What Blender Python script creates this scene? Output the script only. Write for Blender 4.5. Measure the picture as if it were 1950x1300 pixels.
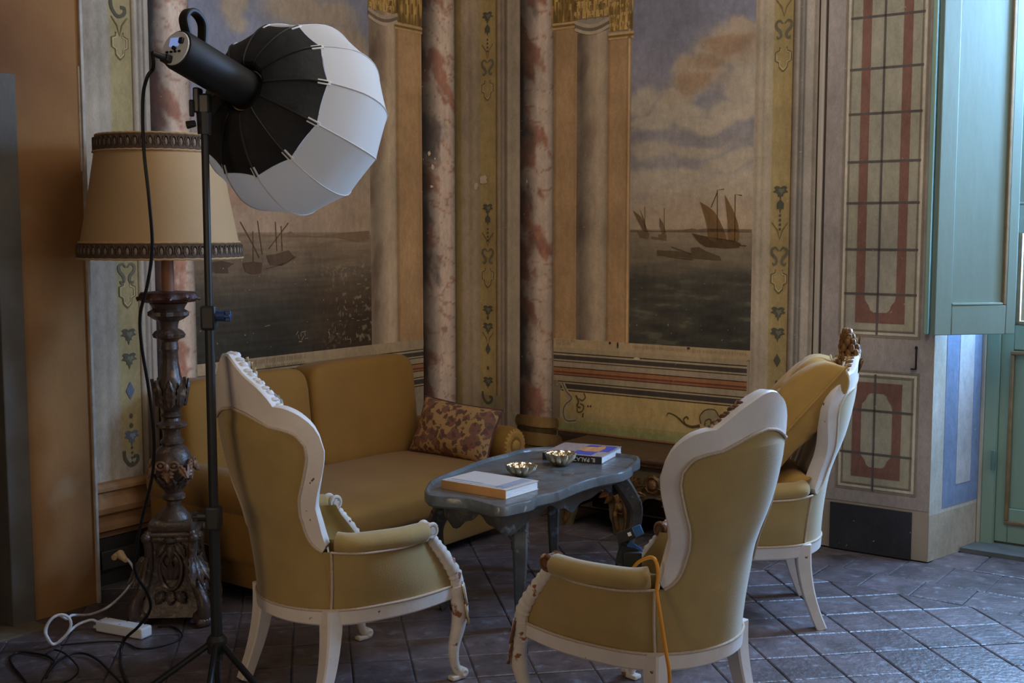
import bpy, bmesh, math, random
import numpy as np
from mathutils import Vector, Matrix
random.seed(7)
PI = math.pi
SC = bpy.context.scene
COL = SC.collection
for _o in list(bpy.data.objects):
    bpy.data.objects.remove(_o)

# ------------------------------------------------------------------ camera, world, lights, exposure
EYE = 1.55
PITCH = math.atan(210 / 2250)
FOC = 2250.0
_cam = bpy.data.cameras.new('camera')
_cam.sensor_width = 36.0
_cam.lens = FOC / 1950 * 36.0
_cam.clip_start = 0.05
cam = bpy.data.objects.new('camera', _cam)
COL.objects.link(cam)
cam.location = (0, 0, EYE)
cam.rotation_euler = (PI / 2 - PITCH, 0, 0)
SC.camera = cam

world = bpy.data.worlds.new('world')
SC.world = world
world.use_nodes = True
_bg = world.node_tree.nodes['Background']
_bg.inputs[0].default_value = (1.0, 0.86, 0.70, 1)
_bg.inputs[1].default_value = 0.24

LX = Vector((0.58852838, 0.80847656, 0))      # left wall, towards the corner
RX = Vector((0.80847656, -0.58852838, 0))     # right wall, away from the corner
CORNER = Vector((-0.33702542, 7.10869416, 0))


def area(name, loc, target, sx, sy, power, col, spread=180):
    l = bpy.data.lights.new(name, 'AREA')
    l.shape = 'RECTANGLE'
    l.size, l.size_y = sx, sy
    l.energy = power
    l.color = col
    l.spread = math.radians(spread)
    o = bpy.data.objects.new(name, l)
    COL.objects.link(o)
    o.location = loc
    d = Vector(target) - Vector(loc)
    o.rotation_euler = d.to_track_quat('-Z', 'Y').to_euler()
    return o


def rw_pt(u, v, z):
    """A point given on the right wall: u along it, v into it."""
    p = CORNER + RX * u + LX * v
    return Vector((p.x, p.y, z))


# daylight outside the glazed door in the right wall, and the next window of the room (out of frame, to the right)
area('door_daylight', rw_pt(3.52, 0.57, 2.10), rw_pt(3.30, -1.0, 1.60), 0.92, 2.0, 330, (0.33, 0.57, 1.0))
area('side_window_daylight', (4.6, 1.6, 2.3), (0.0, 4.6, 1.0), 1.5, 2.2, 32, (0.92, 0.95, 1.0))
area('warm_fill_left', (-1.9, 0.6, 1.5), (-0.5, 3.9, 0.75), 0.9, 1.3, 2.4, (1.0, 0.74, 0.48), 62)  # added warm fill for the near-left chair back, not a lamp of the house
area('wall_fill_high', (0.75, 3.9, 3.5), (-0.1, 6.6, 1.2), 2.6, 1.6, 38, (1.0, 0.91, 0.80))  # added overhead fill that brightens the corner walls; no lamp hangs there

SC.view_settings.view_transform = 'Standard'
SC.view_settings.look = 'None'
SC.view_settings.gamma = 1.0
SC.view_settings.use_curve_mapping = False
SC.view_settings.exposure = 0.0

# ------------------------------------------------------------------ helpers: colour and pixels on planes
K = 3.2


def lin(c):
    c = c / 255.0
    return c / 12.92 if c <= 0.04045 else ((c + 0.055) / 1.055) ** 2.4


def pc(r, g, b, k=K):
    """Pigment whose look in the dim room is the given 8-bit colour."""
    return (min(lin(r) * k, 0.85), min(lin(g) * k, 0.85), min(lin(b) * k, 0.85))


def ray(x, y):
    a, b = (x - 975) / FOC, -(y - 650) / FOC
    return Vector((a, math.cos(PITCH) + b * math.sin(PITCH), -math.sin(PITCH) + b * math.cos(PITCH)))


def RW(x, y, v=0.0):
    r = ray(x, y)
    t = (CORNER.dot(LX) + v) / (r.x * LX.x + r.y * LX.y)
    p = r * t
    return (Vector((p.x, p.y, 0)) - CORNER).dot(RX), p.z + EYE


NL = Vector((-LX.y, LX.x, 0))                 # into the left wall


def LW(x, y, v=0.0):
    r = ray(x, y)
    t = (CORNER.dot(NL) + v) / (r.x * NL.x + r.y * NL.y)
    p = r * t
    return (Vector((p.x, p.y, 0)) - CORNER).dot(LX), p.z + EYE


def GP(x, y, z=0.0):
    r = ray(x, y)
    t = (z - EYE) / r.z
    return Vector((r.x * t, r.y * t, z))


def DP(x, y, Y):
    r = ray(x, y)
    t = Y / r.y
    return Vector((r.x * t, Y, r.z * t + EYE))


# ------------------------------------------------------------------ helpers: noise
def _hash(ix, iy, seed):
    n = (ix.astype(np.int64) * 374761393 + iy.astype(np.int64) * 668265263 + seed * 1442695041) & 0x7fffffff
    n = ((n ^ (n >> 13)) * 1274126177) & 0x7fffffff
    n = n ^ (n >> 16)
    return (n & 0xffff) / 65535.0


def vnoise(x, y, seed=0):
    x0, y0 = np.floor(x), np.floor(y)
    fx, fy = x - x0, y - y0
    fx, fy = fx * fx * (3 - 2 * fx), fy * fy * (3 - 2 * fy)
    a, b = _hash(x0, y0, seed), _hash(x0 + 1, y0, seed)
    c, d = _hash(x0, y0 + 1, seed), _hash(x0 + 1, y0 + 1, seed)
    return (a * (1 - fx) + b * fx) * (1 - fy) + (c * (1 - fx) + d * fx) * fy


def fbm(x, y, o=4, seed=0):
    s, a, t = 0, 0.5, 0
    for i in range(o):
        s = s + a * vnoise(x * 2 ** i, y * 2 ** i, seed + i * 17)
        t += a
        a *= 0.5
    return s / t


def sstep(a, b, x):
    t = np.clip((x - a) / (b - a), 0, 1)
    return t * t * (3 - 2 * t)


# ------------------------------------------------------------------ helpers: materials
MATS = {}


def mat(name, col, rough=0.6, metal=0.0, var=0.12, scale=9.0, bump=0.0, bscale=80.0, spots=None, stretch=(1, 1, 1),
        spec=0.4, sheen=0.0, coat=0.0, rand=0.0):
    if name in MATS:
        return MATS[name]
    m = bpy.data.materials.new(name)
    m.use_nodes = True
    nt = m.node_tree
    N, L = nt.nodes, nt.links
    b = N['Principled BSDF']
    b.inputs['Roughness'].default_value = rough
    b.inputs['Metallic'].default_value = metal
    b.inputs['Specular IOR Level'].default_value = spec
    if sheen:
        b.inputs['Sheen Weight'].default_value = sheen
        b.inputs['Sheen Roughness'].default_value = 0.45
    if coat:
        b.inputs['Coat Weight'].default_value = coat
        b.inputs['Coat Roughness'].default_value = 0.25
    tc = N.new('ShaderNodeTexCoord')
    mp = N.new('ShaderNodeMapping')
    mp.inputs['Scale'].default_value = stretch
    L.new(tc.outputs['Object'], mp.inputs[0])
    nz = N.new('ShaderNodeTexNoise')
    nz.inputs['Scale'].default_value = scale
    nz.inputs['Detail'].default_value = 5
    nz.inputs['Roughness'].default_value = 0.6
    L.new(mp.outputs[0], nz.inputs['Vector'])
    rp = N.new('ShaderNodeValToRGB')
    rp.color_ramp.elements[0].position = 0.3
    rp.color_ramp.elements[1].position = 0.7
    rp.color_ramp.elements[0].color = tuple(c * (1 - var) for c in col) + (1,)
    rp.color_ramp.elements[1].color = tuple(min(c * (1 + var), 1) for c in col) + (1,)
    L.new(nz.outputs['Fac'], rp.inputs[0])
    out = rp.outputs[0]
    if rand:
        oi = N.new('ShaderNodeObjectInfo')
        hs = N.new('ShaderNodeHueSaturation')
        mr = N.new('ShaderNodeMapRange')
        mr.inputs['To Min'].default_value = 1 - rand
        mr.inputs['To Max'].default_value = 1 + rand
        L.new(oi.outputs['Random'], mr.inputs['Value'])
        L.new(mr.outputs[0], hs.inputs['Value'])
        L.new(out, hs.inputs['Color'])
        out = hs.outputs[0]
    for sp in (spots or []):
        scol, sscale, lo, hi = sp
        n2 = N.new('ShaderNodeTexNoise')
        n2.inputs['Scale'].default_value = sscale
        n2.inputs['Detail'].default_value = 3
        L.new(mp.outputs[0], n2.inputs['Vector'])
        r2 = N.new('ShaderNodeMapRange')
        r2.inputs['From Min'].default_value = lo
        r2.inputs['From Max'].default_value = hi
        L.new(n2.outputs['Fac'], r2.inputs['Value'])
        mx = N.new('ShaderNodeMix')
        mx.data_type = 'RGBA'
        L.new(r2.outputs[0], mx.inputs['Factor'])
        L.new(out, mx.inputs['A'])
        mx.inputs['B'].default_value = tuple(scol) + (1,)
        out = mx.outputs['Result']
    L.new(out, b.inputs['Base Color'])
    if bump:
        n3 = N.new('ShaderNodeTexNoise')
        n3.inputs['Scale'].default_value = bscale
        n3.inputs['Detail'].default_value = 4
        L.new(mp.outputs[0], n3.inputs['Vector'])
        bp = N.new('ShaderNodeBump')
        bp.inputs['Strength'].default_value = bump
        bp.inputs['Distance'].default_value = 0.01
        L.new(n3.outputs['Fac'], bp.inputs['Height'])
        L.new(bp.outputs[0], b.inputs['Normal'])
    MATS[name] = m
    return m


def fresco_mat():
    """Old distemper: pigment from the mesh's paint layer, mottled, with canvas grain and pale scratches."""
    if 'fresco' in MATS:
        return MATS['fresco']
    m = bpy.data.materials.new('fresco')
    m.use_nodes = True
    N, L = m.node_tree.nodes, m.node_tree.links
    b = N['Principled BSDF']
    b.inputs['Roughness'].default_value = 0.85
    b.inputs['Specular IOR Level'].default_value = 0.15
    at = N.new('ShaderNodeAttribute')
    at.attribute_name = 'paint'
    tc = N.new('ShaderNodeTexCoord')
    src = at.outputs['Color']
    pal = N.new('ShaderNodeMix')
    pal.data_type = 'RGBA'
    pal.blend_type = 'MULTIPLY'
    pal.inputs['Factor'].default_value = 1.0
    pal.inputs['B'].default_value = (1.0, 0.99, 0.97, 1)      # even colour correction over all the paint
    L.new(src, pal.inputs['A'])
    src = pal.outputs['Result']
    for sc, st, lo, hi in ((3.0, (1, 1, 1), 0.80, 1.18), (38.0, (1, 1, 0.45), 0.90, 1.10), (260.0, (1, 1, 0.25), 0.90, 1.10)):
        mp = N.new('ShaderNodeMapping')
        mp.inputs['Scale'].default_value = st
        L.new(tc.outputs['Object'], mp.inputs[0])
        nz = N.new('ShaderNodeTexNoise')
        nz.inputs['Scale'].default_value = sc
        nz.inputs['Detail'].default_value = 6
        L.new(mp.outputs[0], nz.inputs['Vector'])
        mr = N.new('ShaderNodeMapRange')
        mr.inputs['From Min'].default_value = 0.3
        mr.inputs['From Max'].default_value = 0.7
        mr.inputs['To Min'].default_value = lo
        mr.inputs['To Max'].default_value = hi
        L.new(nz.outputs['Fac'], mr.inputs['Value'])
        mx = N.new('ShaderNodeMix')
        mx.data_type = 'RGBA'
        mx.blend_type = 'MULTIPLY'
        mx.inputs['Factor'].default_value = 1.0
        L.new(src, mx.inputs['A'])
        L.new(mr.outputs[0], mx.inputs['B'])
        src = mx.outputs['Result']
    n2 = N.new('ShaderNodeTexNoise')
    n2.inputs['Scale'].default_value = 55
    n2.inputs['Detail'].default_value = 2
    L.new(tc.outputs['Object'], n2.inputs['Vector'])
    r2 = N.new('ShaderNodeMapRange')
    r2.inputs['From Min'].default_value = 0.735
    r2.inputs['From Max'].default_value = 0.76
    r2.inputs['To Max'].default_value = 0.55
    L.new(n2.outputs['Fac'], r2.inputs['Value'])
    mx = N.new('ShaderNodeMix')
    mx.data_type = 'RGBA'
    L.new(r2.outputs[0], mx.inputs['Factor'])
    L.new(src, mx.inputs['A'])
    mx.inputs['B'].default_value = pc(128, 115, 98) + (1,)
    L.new(mx.outputs['Result'], b.inputs['Base Color'])
    n3 = N.new('ShaderNodeTexNoise')
    n3.inputs['Scale'].default_value = 45
    n3.inputs['Detail'].default_value = 6
    L.new(tc.outputs['Object'], n3.inputs['Vector'])
    bp = N.new('ShaderNodeBump')
    bp.inputs['Strength'].default_value = 0.25
    bp.inputs['Distance'].default_value = 0.006
    L.new(n3.outputs['Fac'], bp.inputs['Height'])
    L.new(bp.outputs[0], b.inputs['Normal'])
    MATS['fresco'] = m
    return m


# ------------------------------------------------------------------ helpers: geometry
class G:
    def __init__(s):
        s.v, s.f, s.c = [], [], []

    def add(s, vs, fs, col=None):
        k = len(s.v)
        s.v += [tuple(p) for p in vs]
        s.f += [tuple(i + k for i in f) for f in fs]
        if col is not None:
            s.c += list(col) if not isinstance(col[0], (int, float)) else [col] * len(vs)
        return s

    def tf(s, M):
        s.v = [tuple(M @ Vector(p)) for p in s.v]
        return s

    def merge(s, o, M=None):
        return s.add([M @ Vector(p) for p in o.v] if M else o.v, o.f, o.c or None)

    def box(s, c, d, bev=0.0, M=None):
        bm = bmesh.new()
        bmesh.ops.create_cube(bm, size=1)
        for v in bm.verts:
            v.co = Vector((v.co.x * d[0], v.co.y * d[1], v.co.z * d[2]))
        if bev:
            bmesh.ops.bevel(bm, geom=list(bm.edges), offset=bev, segments=2, affect='EDGES', profile=0.5)
        bm.verts.index_update()
        vs = [v.co + Vector(c) for v in bm.verts]
        if M:
            vs = [M @ v for v in vs]
        s.add(vs, [[v.index for v in f.verts] for f in bm.faces])
        bm.free()
        return s

    def loft(s, rings, closed=True, cap0=True, cap1=True, loop=False):
        n = len(rings[0])
        vs = [p for r in rings for p in r]
        fs = []
        m = len(rings)
        for i in range(m if loop else m - 1):
            a, b = i * n, ((i + 1) % m) * n
            for j in range(n if closed else n - 1):
                k = (j + 1) % n
                fs.append((a + j, a + k, b + k, b + j))
        if closed and not loop:
            if cap0:
                fs.append(tuple(range(n - 1, -1, -1)))
            if cap1:
                fs.append(tuple((m - 1) * n + j for j in range(n)))
        return s.add(vs, fs)

    def tube(s, path, r, n=8, up=(0, 0, 1), sec=None, loop=False, cap=True):
        """Sweep a round (or sec=[(x,y)..]) section along path; r is a number, a list, or a list of (rx, ry)."""
        P_ = [Vector(p) for p in path]
        m = len(P_)
        rings = []
        u = Vector(up)
        for i in range(m):
            if loop:
                t = P_[(i + 1) % m] - P_[i - 1]
            else:
                t = P_[min(i + 1, m - 1)] - P_[max(i - 1, 0)]
            t.normalize()
            a = u - t * u.dot(t)
            if a.length < 1e-4:
                a = t.orthogonal()
            a.normalize()
            u = a
            b = t.cross(a)
            ri = r[i] if isinstance(r, (list, tuple)) else r
            rx, ry = ri if isinstance(ri, (list, tuple)) else (ri, ri)
            if sec:
                rings.append([P_[i] + b * (x * rx) + a * (y * ry) for x, y in sec])
            else:
                rings.append([P_[i] + b * (math.cos(2 * PI * j / n) * rx) + a * (math.sin(2 * PI * j / n) * ry) for j in range(n)])
        return s.loft(rings, True, cap, cap, loop)

    def lathe(s, prof, n=24, mod=None, c=(0, 0, 0), M=None):
        rings = []
        for r, z in prof:
            ring = []
            for j in range(n):
                a = 2 * PI * j / n
                rr = r * (mod(a, z, r) if mod else 1)
                p = Vector((c[0] + rr * math.cos(a), c[1] + rr * math.sin(a), c[2] + z))
                ring.append(M @ p if M else p)
            rings.append(ring)
        return s.loft(rings)

    def prism(s, poly, z0, z1, M=None, bev=0.0):
        n = len(poly)
        if bev:
            cx = sum(p[0] for p in poly) / n
            cy = sum(p[1] for p in poly) / n
            R = max(math.hypot(p[0] - cx, p[1] - cy) for p in poly)
            k = 1 - bev / R
            ins = [(cx + (p[0] - cx) * k, cy + (p[1] - cy) * k) for p in poly]
            rings = [[(x, y, z0) for x, y in poly], [(x, y, z1 - bev * 0.6) for x, y in poly], [(x, y, z1) for x, y in ins]]
        else:
            rings = [[(x, y, z0) for x, y in poly], [(x, y, z1) for x, y in poly]]
        if M:
            rings = [[M @ Vector(p) for p in r] for r in rings]
        return s.loft(rings)

    def grid(s, fn, nu, nv):
        vs = [fn(i / nu, j / nv) for j in range(nv + 1) for i in range(nu + 1)]
        w = nu + 1
        fs = [(j * w + i, j * w + i + 1, (j + 1) * w + i + 1, (j + 1) * w + i) for j in range(nv) for i in range(nu)]
        return s.add(vs, fs)

    def blob(s, c, d, n=8, m=5, M=None, e=1.0):
        """Ellipsoid, or a rounded box when e is small."""
        def sp(x):
            return math.copysign(abs(x) ** e, x)
        rings = []
        for i in range(m + 1):
            t = -PI / 2 + PI * (i / m)
            t = max(min(t, PI / 2 - 0.02), -PI / 2 + 0.02)
            ring = []
            for j in range(n):
                a = 2 * PI * (j + 0.5) / n
                p = Vector((c[0] + d[0] * sp(math.cos(t)) * sp(math.cos(a)), c[1] + d[1] * sp(math.cos(t)) * sp(math.sin(a)), c[2] + d[2] * sp(math.sin(t))))
                ring.append(M @ p if M else p)
            rings.append(ring)
        return s.loft(rings)

    def leaf(s, base, direc, nrm, ln, wd, curl=0.3, lobes=3):
        """A carved acanthus leaf: ridged, lobed, curling blade."""
        d = Vector(direc).normalized()
        nn = Vector(nrm)
        nn = (nn - d * nn.dot(d)).normalized()
        w = d.cross(nn)
        b = Vector(base)
        rows = []
        nr = 2 * lobes + 2
        for i in range(nr + 1):
            t = i / nr
            hw = wd * 0.5 * math.sin(PI * min(t * 0.9 + 0.12, 1)) ** 0.7 * (0.78 + 0.32 * (i % 2))
            if i == nr:
                hw = wd * 0.06
            ctr = b + d * (ln * t) + nn * (ln * curl * (math.sin(PI * t) * 0.35 + t ** 3 * 0.6))
            rows.append([ctr - w * hw, ctr - w * hw * 0.5 + nn * wd * 0.14, ctr + nn * wd * 0.06, ctr + w * hw * 0.5 + nn * wd * 0.14, ctr + w * hw, ctr - nn * wd * 0.12])
        return s.loft(rows)


def flat_shade(o):
    for p in o.data.polygons:
        p.use_smooth = False


def obj(name, g, m, parent=None, loc=None, M=None, sharp=20, paint=False):
    me = bpy.data.meshes.new(name)
    me.from_pydata([tuple(p) for p in g.v], [], g.f)
    bm = bmesh.new()
    bm.from_mesh(me)
    bmesh.ops.recalc_face_normals(bm, faces=list(bm.faces))
    bm.to_mesh(me)
    bm.free()
    if g.c:
        ca = me.color_attributes.new('paint', 'FLOAT_COLOR', 'POINT')
        arr = np.ones((len(g.v), 4), dtype=np.float32)
        arr[:, :3] = np.array([c[:3] for c in g.c], dtype=np.float32)
        ca.data.foreach_set('color', arr.ravel())
    me.polygons.foreach_set('use_smooth', [True] * len(me.polygons))
    me.set_sharp_from_angle(angle=math.radians(sharp))
    me.materials.append(m)
    o = bpy.data.objects.new(name, me)
    COL.objects.link(o)
    if parent:
        o.parent = parent
    if M:
        o.matrix_world = M
    if loc is not None:
        o.location = loc
    return o


def thing(name, label, cat, loc=(0, 0, 0), rz=0.0, group=None):
    o = bpy.data.objects.new(name, None)
    o.empty_display_size = 0.1
    COL.objects.link(o)
    o.location = loc
    o.rotation_euler = (0, 0, rz)
    o['label'] = label
    o['category'] = cat
    if group:
        o['group'] = group
    return o


def tag(o, label, cat, group=None):
    o['label'] = label
    o['category'] = cat
    if group:
        o['group'] = group
    return o


def struct(o, label=None, cat=None):
    o['kind'] = 'structure'
    if label:
        o['label'] = label
    if cat:
        o['category'] = cat
    return o


def curve(pts, n=8, closed=False):
    """Catmull-Rom through points (any dimension)."""
    P_ = [np.array(p, float) for p in pts]
    m = len(P_)
    out = []
    for i in range(m if closed else m - 1):
        if closed:
            a, b, c, d = P_[i - 1], P_[i], P_[(i + 1) % m], P_[(i + 2) % m]
        else:
            a, b, c, d = P_[max(i - 1, 0)], P_[i], P_[i + 1], P_[min(i + 2, m - 1)]
        for k in range(n):
            t = k / n
            out.append(0.5 * (2 * b + (c - a) * t + (2 * a - 5 * b + 4 * c - d) * t * t + (3 * b - a - 3 * c + d) * t ** 3))
    if not closed:
        out.append(P_[-1])
    return [tuple(float(x) for x in p) for p in out]


def interp(x, xs, ys):
    return float(np.interp(x, xs, ys))


def text_mesh(name, s, size, m, parent, M, ext=0.0004):
    cu = bpy.data.curves.new(name, 'FONT')
    cu.body = s
    cu.size = size
    cu.extrude = ext
    cu.align_x = 'CENTER'
    cu.align_y = 'CENTER'
    t = bpy.data.objects.new(name + '_tmp', cu)
    COL.objects.link(t)
    dg = bpy.context.evaluated_depsgraph_get()
    me = bpy.data.meshes.new_from_object(t.evaluated_get(dg))
    bpy.data.objects.remove(t)
    me.name = name
    me.materials.clear()
    me.materials.append(m)
    o = bpy.data.objects.new(name, me)
    COL.objects.link(o)
    o.parent = parent
    o.matrix_local = M
    return o

# ------------------------------------------------------------------ the room
FR = fresco_mat()
WALLH = 3.6
M_RW = Matrix.Translation(CORNER) @ Matrix(((RX.x, LX.x, 0, 0), (RX.y, LX.y, 0, 0), (0, 0, 1, 0), (0, 0, 0, 1)))
M_LW = Matrix.Translation(CORNER) @ Matrix(((LX.x, NL.x, 0, 0), (LX.y, NL.y, 0, 0), (0, 0, 1, 0), (0, 0, 0, 1)))


def wall_obj(name, g, m, M):
    o = obj(name, g, m)
    o.matrix_world = M
    return struct(o)


plaster = mat('wall_plaster', pc(104, 94, 82), 0.85, var=0.10, scale=3, bump=0.2, bscale=30, spec=0.15)
brown_plaster = mat('brown_plaster', pc(96, 68, 40), 0.8, var=0.12, scale=2.2, bump=0.3, bscale=26, spec=0.2,
                    spots=[(pc(70, 44, 26), 1.1, 0.50, 0.72), (pc(98, 80, 58), 2.6, 0.62, 0.74)])

g = G()
for poly in ([(0, 0), (2.833, 0), (2.95, 0.49), (2.95, 0.7), (0, 0.7)], [(4.14, 0), (7.5, 0), (7.5, 0.7), (4.02, 0.7), (4.02, 0.49)]):
    g.prism(poly, 0, WALLH)
g.prism([(2.833, 0), (4.14, 0), (4.14, 0.7), (2.833, 0.7)], 3.35, WALLH)
wall_right = wall_obj('wall_right', g, plaster, M_RW)
g = G().prism([(-2.66, 0), (0, 0), (0.7, 0.25), (-2.66, 0.25)], 0, WALLH)
wall_left = wall_obj('wall_left', g, plaster, M_LW)
PV = -0.21                                     # the brown pier stands proud of the painted wall
g = G().prism([(-2.96, PV), (-2.67, PV), (-2.67, 0.24), (-2.96, 0.24)], 0, WALLH)
g.prism([(-4.3, PV), (-2.96, PV), (-2.96, 0.24), (-4.3, 0.24)], LW(14, 140, PV)[1], WALLH)
g.prism([(-9, PV), (-4.3, PV), (-4.3, 0.24), (-9, 0.24)], 0, WALLH)
wall_pier = wall_obj('wall_left_pier', g, brown_plaster, M_LW)
zl = LW(14, 140, PV)[1]
g = G().box((-3.01, PV + 0.06, zl / 2), (0.10, 0.16, zl), 0.006).box((-3.62, PV + 0.06, zl - 0.05), (1.12, 0.16, 0.10), 0.006)
obj('door_casing', g, mat('grey_casing', pc(58, 54, 48), 0.7, var=0.2, scale=5, bump=0.15), wall_pier)
g = G().box((-3.63, PV + 0.17, zl / 2), (1.14, 0.05, zl))
for k in range(3):
    g.box((-3.63, PV + 0.138, 0.45 + k * 0.66), (0.8, 0.02, 0.5), 0.008)
o = wall_obj('opening_dark_panel', g, mat('opening_dark', pc(30, 26, 22), 0.6), M_LW)  # added dark panel: the darkness of the open doorway put into its colour
# plaster lip and the loose edge of the pier
g = G()
g.prism([(-2.665, -WALLH), (-2.665, -2.50), (-2.70, -2.53), (-2.78, -2.50), (-2.90, -2.52), (-3.5, -2.54), (-3.5, -WALLH)], 0, 0.012,
        Matrix.Translation((0, PV - 0.012, 0)) @ Matrix(((1, 0, 0, 0), (0, 0, 1, 0), (0, -1, 0, 0), (0, 0, 0, 1))))
obj('plaster_patch', g, brown_plaster, wall_pier)
g = G().box((-2.664, PV + 0.10, 1.55), (0.014, 0.23, 3.1), 0.004)
g.box((-2.668, PV + 0.004, 2.0), (0.02, 0.016, 0.42), 0.004)
obj('corner_bead', g, mat('pale_edge', pc(112, 106, 98), 0.8, var=0.25, scale=14), wall_pier)

ceil_g = G().prism([(-8, -7), (9, -7), (9, 9), (-8, 9)], WALLH, WALLH + 0.1)
struct(obj('ceiling', ceil_g, mat('ceiling_paint', pc(110, 100, 88), 0.9)))


# -------- painted pieces: thin coats on the wall, u along the wall, z up
def coat(wall, name, u0, u1, z0, z1, col, off=0.003, nu=1, nz=1):
    """A painted field; col is a colour or a function of (u, z) arrays giving 8-bit colours."""
    us = np.linspace(u0, u1, nu + 1)
    zs = np.linspace(z0, z1, nz + 1)
    U, Z = np.meshgrid(us, zs)
    if callable(col):
        C = np.array(col(U, Z), float)
        C = np.moveaxis(C, 0, -1) if C.shape[0] == 3 and C.ndim == 3 else C
        C = C.reshape(-1, 3) / 255.0
        C = np.where(C <= 0.04045, C / 12.92, ((np.maximum(C, 0.0) + 0.055) / 1.055) ** 2.4) * K
        C = np.clip(C, 0, 0.85)
    else:
        C = np.tile(np.array(pc(*col)), (U.size, 1))
    gg = G()
    vs = [(float(u), -off, float(z)) for u, z in zip(U.ravel(), Z.ravel())]
    w = nu + 1
    fs = [(j * w + i, j * w + i + 1, (j + 1) * w + i + 1, (j + 1) * w + i) for j in range(nz) for i in range(nu)]
    gg.add(vs, fs)
    gg.c = [tuple(c) for c in C]
    # rims back to the plaster
    k = len(gg.v)
    for (ua, za) in ((u0, z0), (u1, z0), (u1, z1), (u0, z1)):
        gg.v.append((ua, -off, za))
        gg.v.append((ua, 0.0, za))
    for i in range(4):
        a, b = k + 2 * i, k + 2 * ((i + 1) % 4)
        gg.f.append((a, b, b + 1, a + 1))
    cc = [tuple(C[0]), tuple(C[nu]), tuple(C[-1]), tuple(C[-1 - nu])]
    gg.c += [c for c in cc for _ in (0, 1)]
    me_o = obj(name, gg, FR, wall)
    return me_o


def decal(wall, name, polys, col, off=0.006):
    """Flat painted figure: polygons in wall metres (u, z)."""
    gg = G()
    for p in polys:
        gg.add([(u, -off, z) for u, z in p], [tuple(range(len(p)))], pc(*col))
    return obj(name, gg, FR, wall)


def stroke(path, w):
    """Ribbon polygons along a path of (u, z)."""
    n = len(path)
    out = []
    pts = [np.array(p) for p in path]
    L_, R_ = [], []
    for i in range(n):
        t = pts[min(i + 1, n - 1)] - pts[max(i - 1, 0)]
        t = t / (np.hypot(*t) + 1e-9)
        nn = np.array([-t[1], t[0]])
        ww = w[i] if isinstance(w, (list, tuple)) else w
        L_.append(pts[i] + nn * ww / 2)
        R_.append(pts[i] - nn * ww / 2)
    for i in range(n - 1):
        out.append([tuple(L_[i]), tuple(R_[i]), tuple(R_[i + 1]), tuple(L_[i + 1])])
    return out


def uR(px, py=450):
    return RW(px, py)[0]


def zR(py, px):
    return RW(px, py)[1]


def uL(px, py=450):
    return LW(px, py)[0]


def zL(py, px):
    return LW(px, py)[1]


def bands(cols):
    """Colour function across u from [(fraction, colour)...]."""
    xs = [c[0] for c in cols]

    def fn_factory(u0, u1):
        def fn(U, Z):
            t = (U - u0) / (u1 - u0)
            return np.stack([np.interp(t, xs, [c[1][k] for c in cols]) for k in range(3)])
        return fn
    return fn_factory


def vstrip(wall, name, u0, u1, z0, z1, cols, off=0.003, nu=12):
    return coat(wall, name, u0, u1, z0, z1, bands(cols)(u0, u1) if isinstance(cols, list) else cols, off, nu if isinstance(cols, list) else 1, 1)


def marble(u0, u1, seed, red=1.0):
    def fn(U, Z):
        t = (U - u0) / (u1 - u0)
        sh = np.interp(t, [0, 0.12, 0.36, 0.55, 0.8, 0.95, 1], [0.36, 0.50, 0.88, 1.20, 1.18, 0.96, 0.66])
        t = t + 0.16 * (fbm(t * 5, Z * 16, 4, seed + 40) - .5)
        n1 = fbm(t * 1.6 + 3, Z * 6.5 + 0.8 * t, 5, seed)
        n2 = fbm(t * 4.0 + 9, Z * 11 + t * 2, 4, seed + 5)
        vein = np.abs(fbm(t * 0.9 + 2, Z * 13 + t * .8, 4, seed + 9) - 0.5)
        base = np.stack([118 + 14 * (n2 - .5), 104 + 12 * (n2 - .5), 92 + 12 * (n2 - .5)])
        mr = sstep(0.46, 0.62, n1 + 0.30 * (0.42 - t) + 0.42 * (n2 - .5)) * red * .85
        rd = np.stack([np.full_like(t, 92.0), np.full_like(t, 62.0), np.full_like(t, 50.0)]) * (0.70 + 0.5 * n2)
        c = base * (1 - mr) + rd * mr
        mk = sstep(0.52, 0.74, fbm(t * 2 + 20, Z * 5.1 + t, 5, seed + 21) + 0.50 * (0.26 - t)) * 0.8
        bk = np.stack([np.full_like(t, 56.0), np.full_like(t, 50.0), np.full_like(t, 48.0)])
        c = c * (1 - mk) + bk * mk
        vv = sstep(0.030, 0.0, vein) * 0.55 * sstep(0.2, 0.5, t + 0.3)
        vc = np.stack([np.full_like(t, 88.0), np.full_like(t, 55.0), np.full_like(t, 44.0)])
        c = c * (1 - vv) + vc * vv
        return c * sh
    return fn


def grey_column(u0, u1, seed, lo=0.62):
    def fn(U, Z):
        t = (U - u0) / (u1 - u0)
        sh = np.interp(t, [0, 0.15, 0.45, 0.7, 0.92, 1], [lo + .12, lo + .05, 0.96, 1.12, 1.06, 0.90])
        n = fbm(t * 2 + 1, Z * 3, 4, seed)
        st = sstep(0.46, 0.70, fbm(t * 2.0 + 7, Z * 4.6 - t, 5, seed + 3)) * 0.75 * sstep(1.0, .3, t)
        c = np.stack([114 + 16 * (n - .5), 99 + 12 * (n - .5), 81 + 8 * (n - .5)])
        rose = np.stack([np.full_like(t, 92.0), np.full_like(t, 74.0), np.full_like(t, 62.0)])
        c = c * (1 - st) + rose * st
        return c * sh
    return fn


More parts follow.
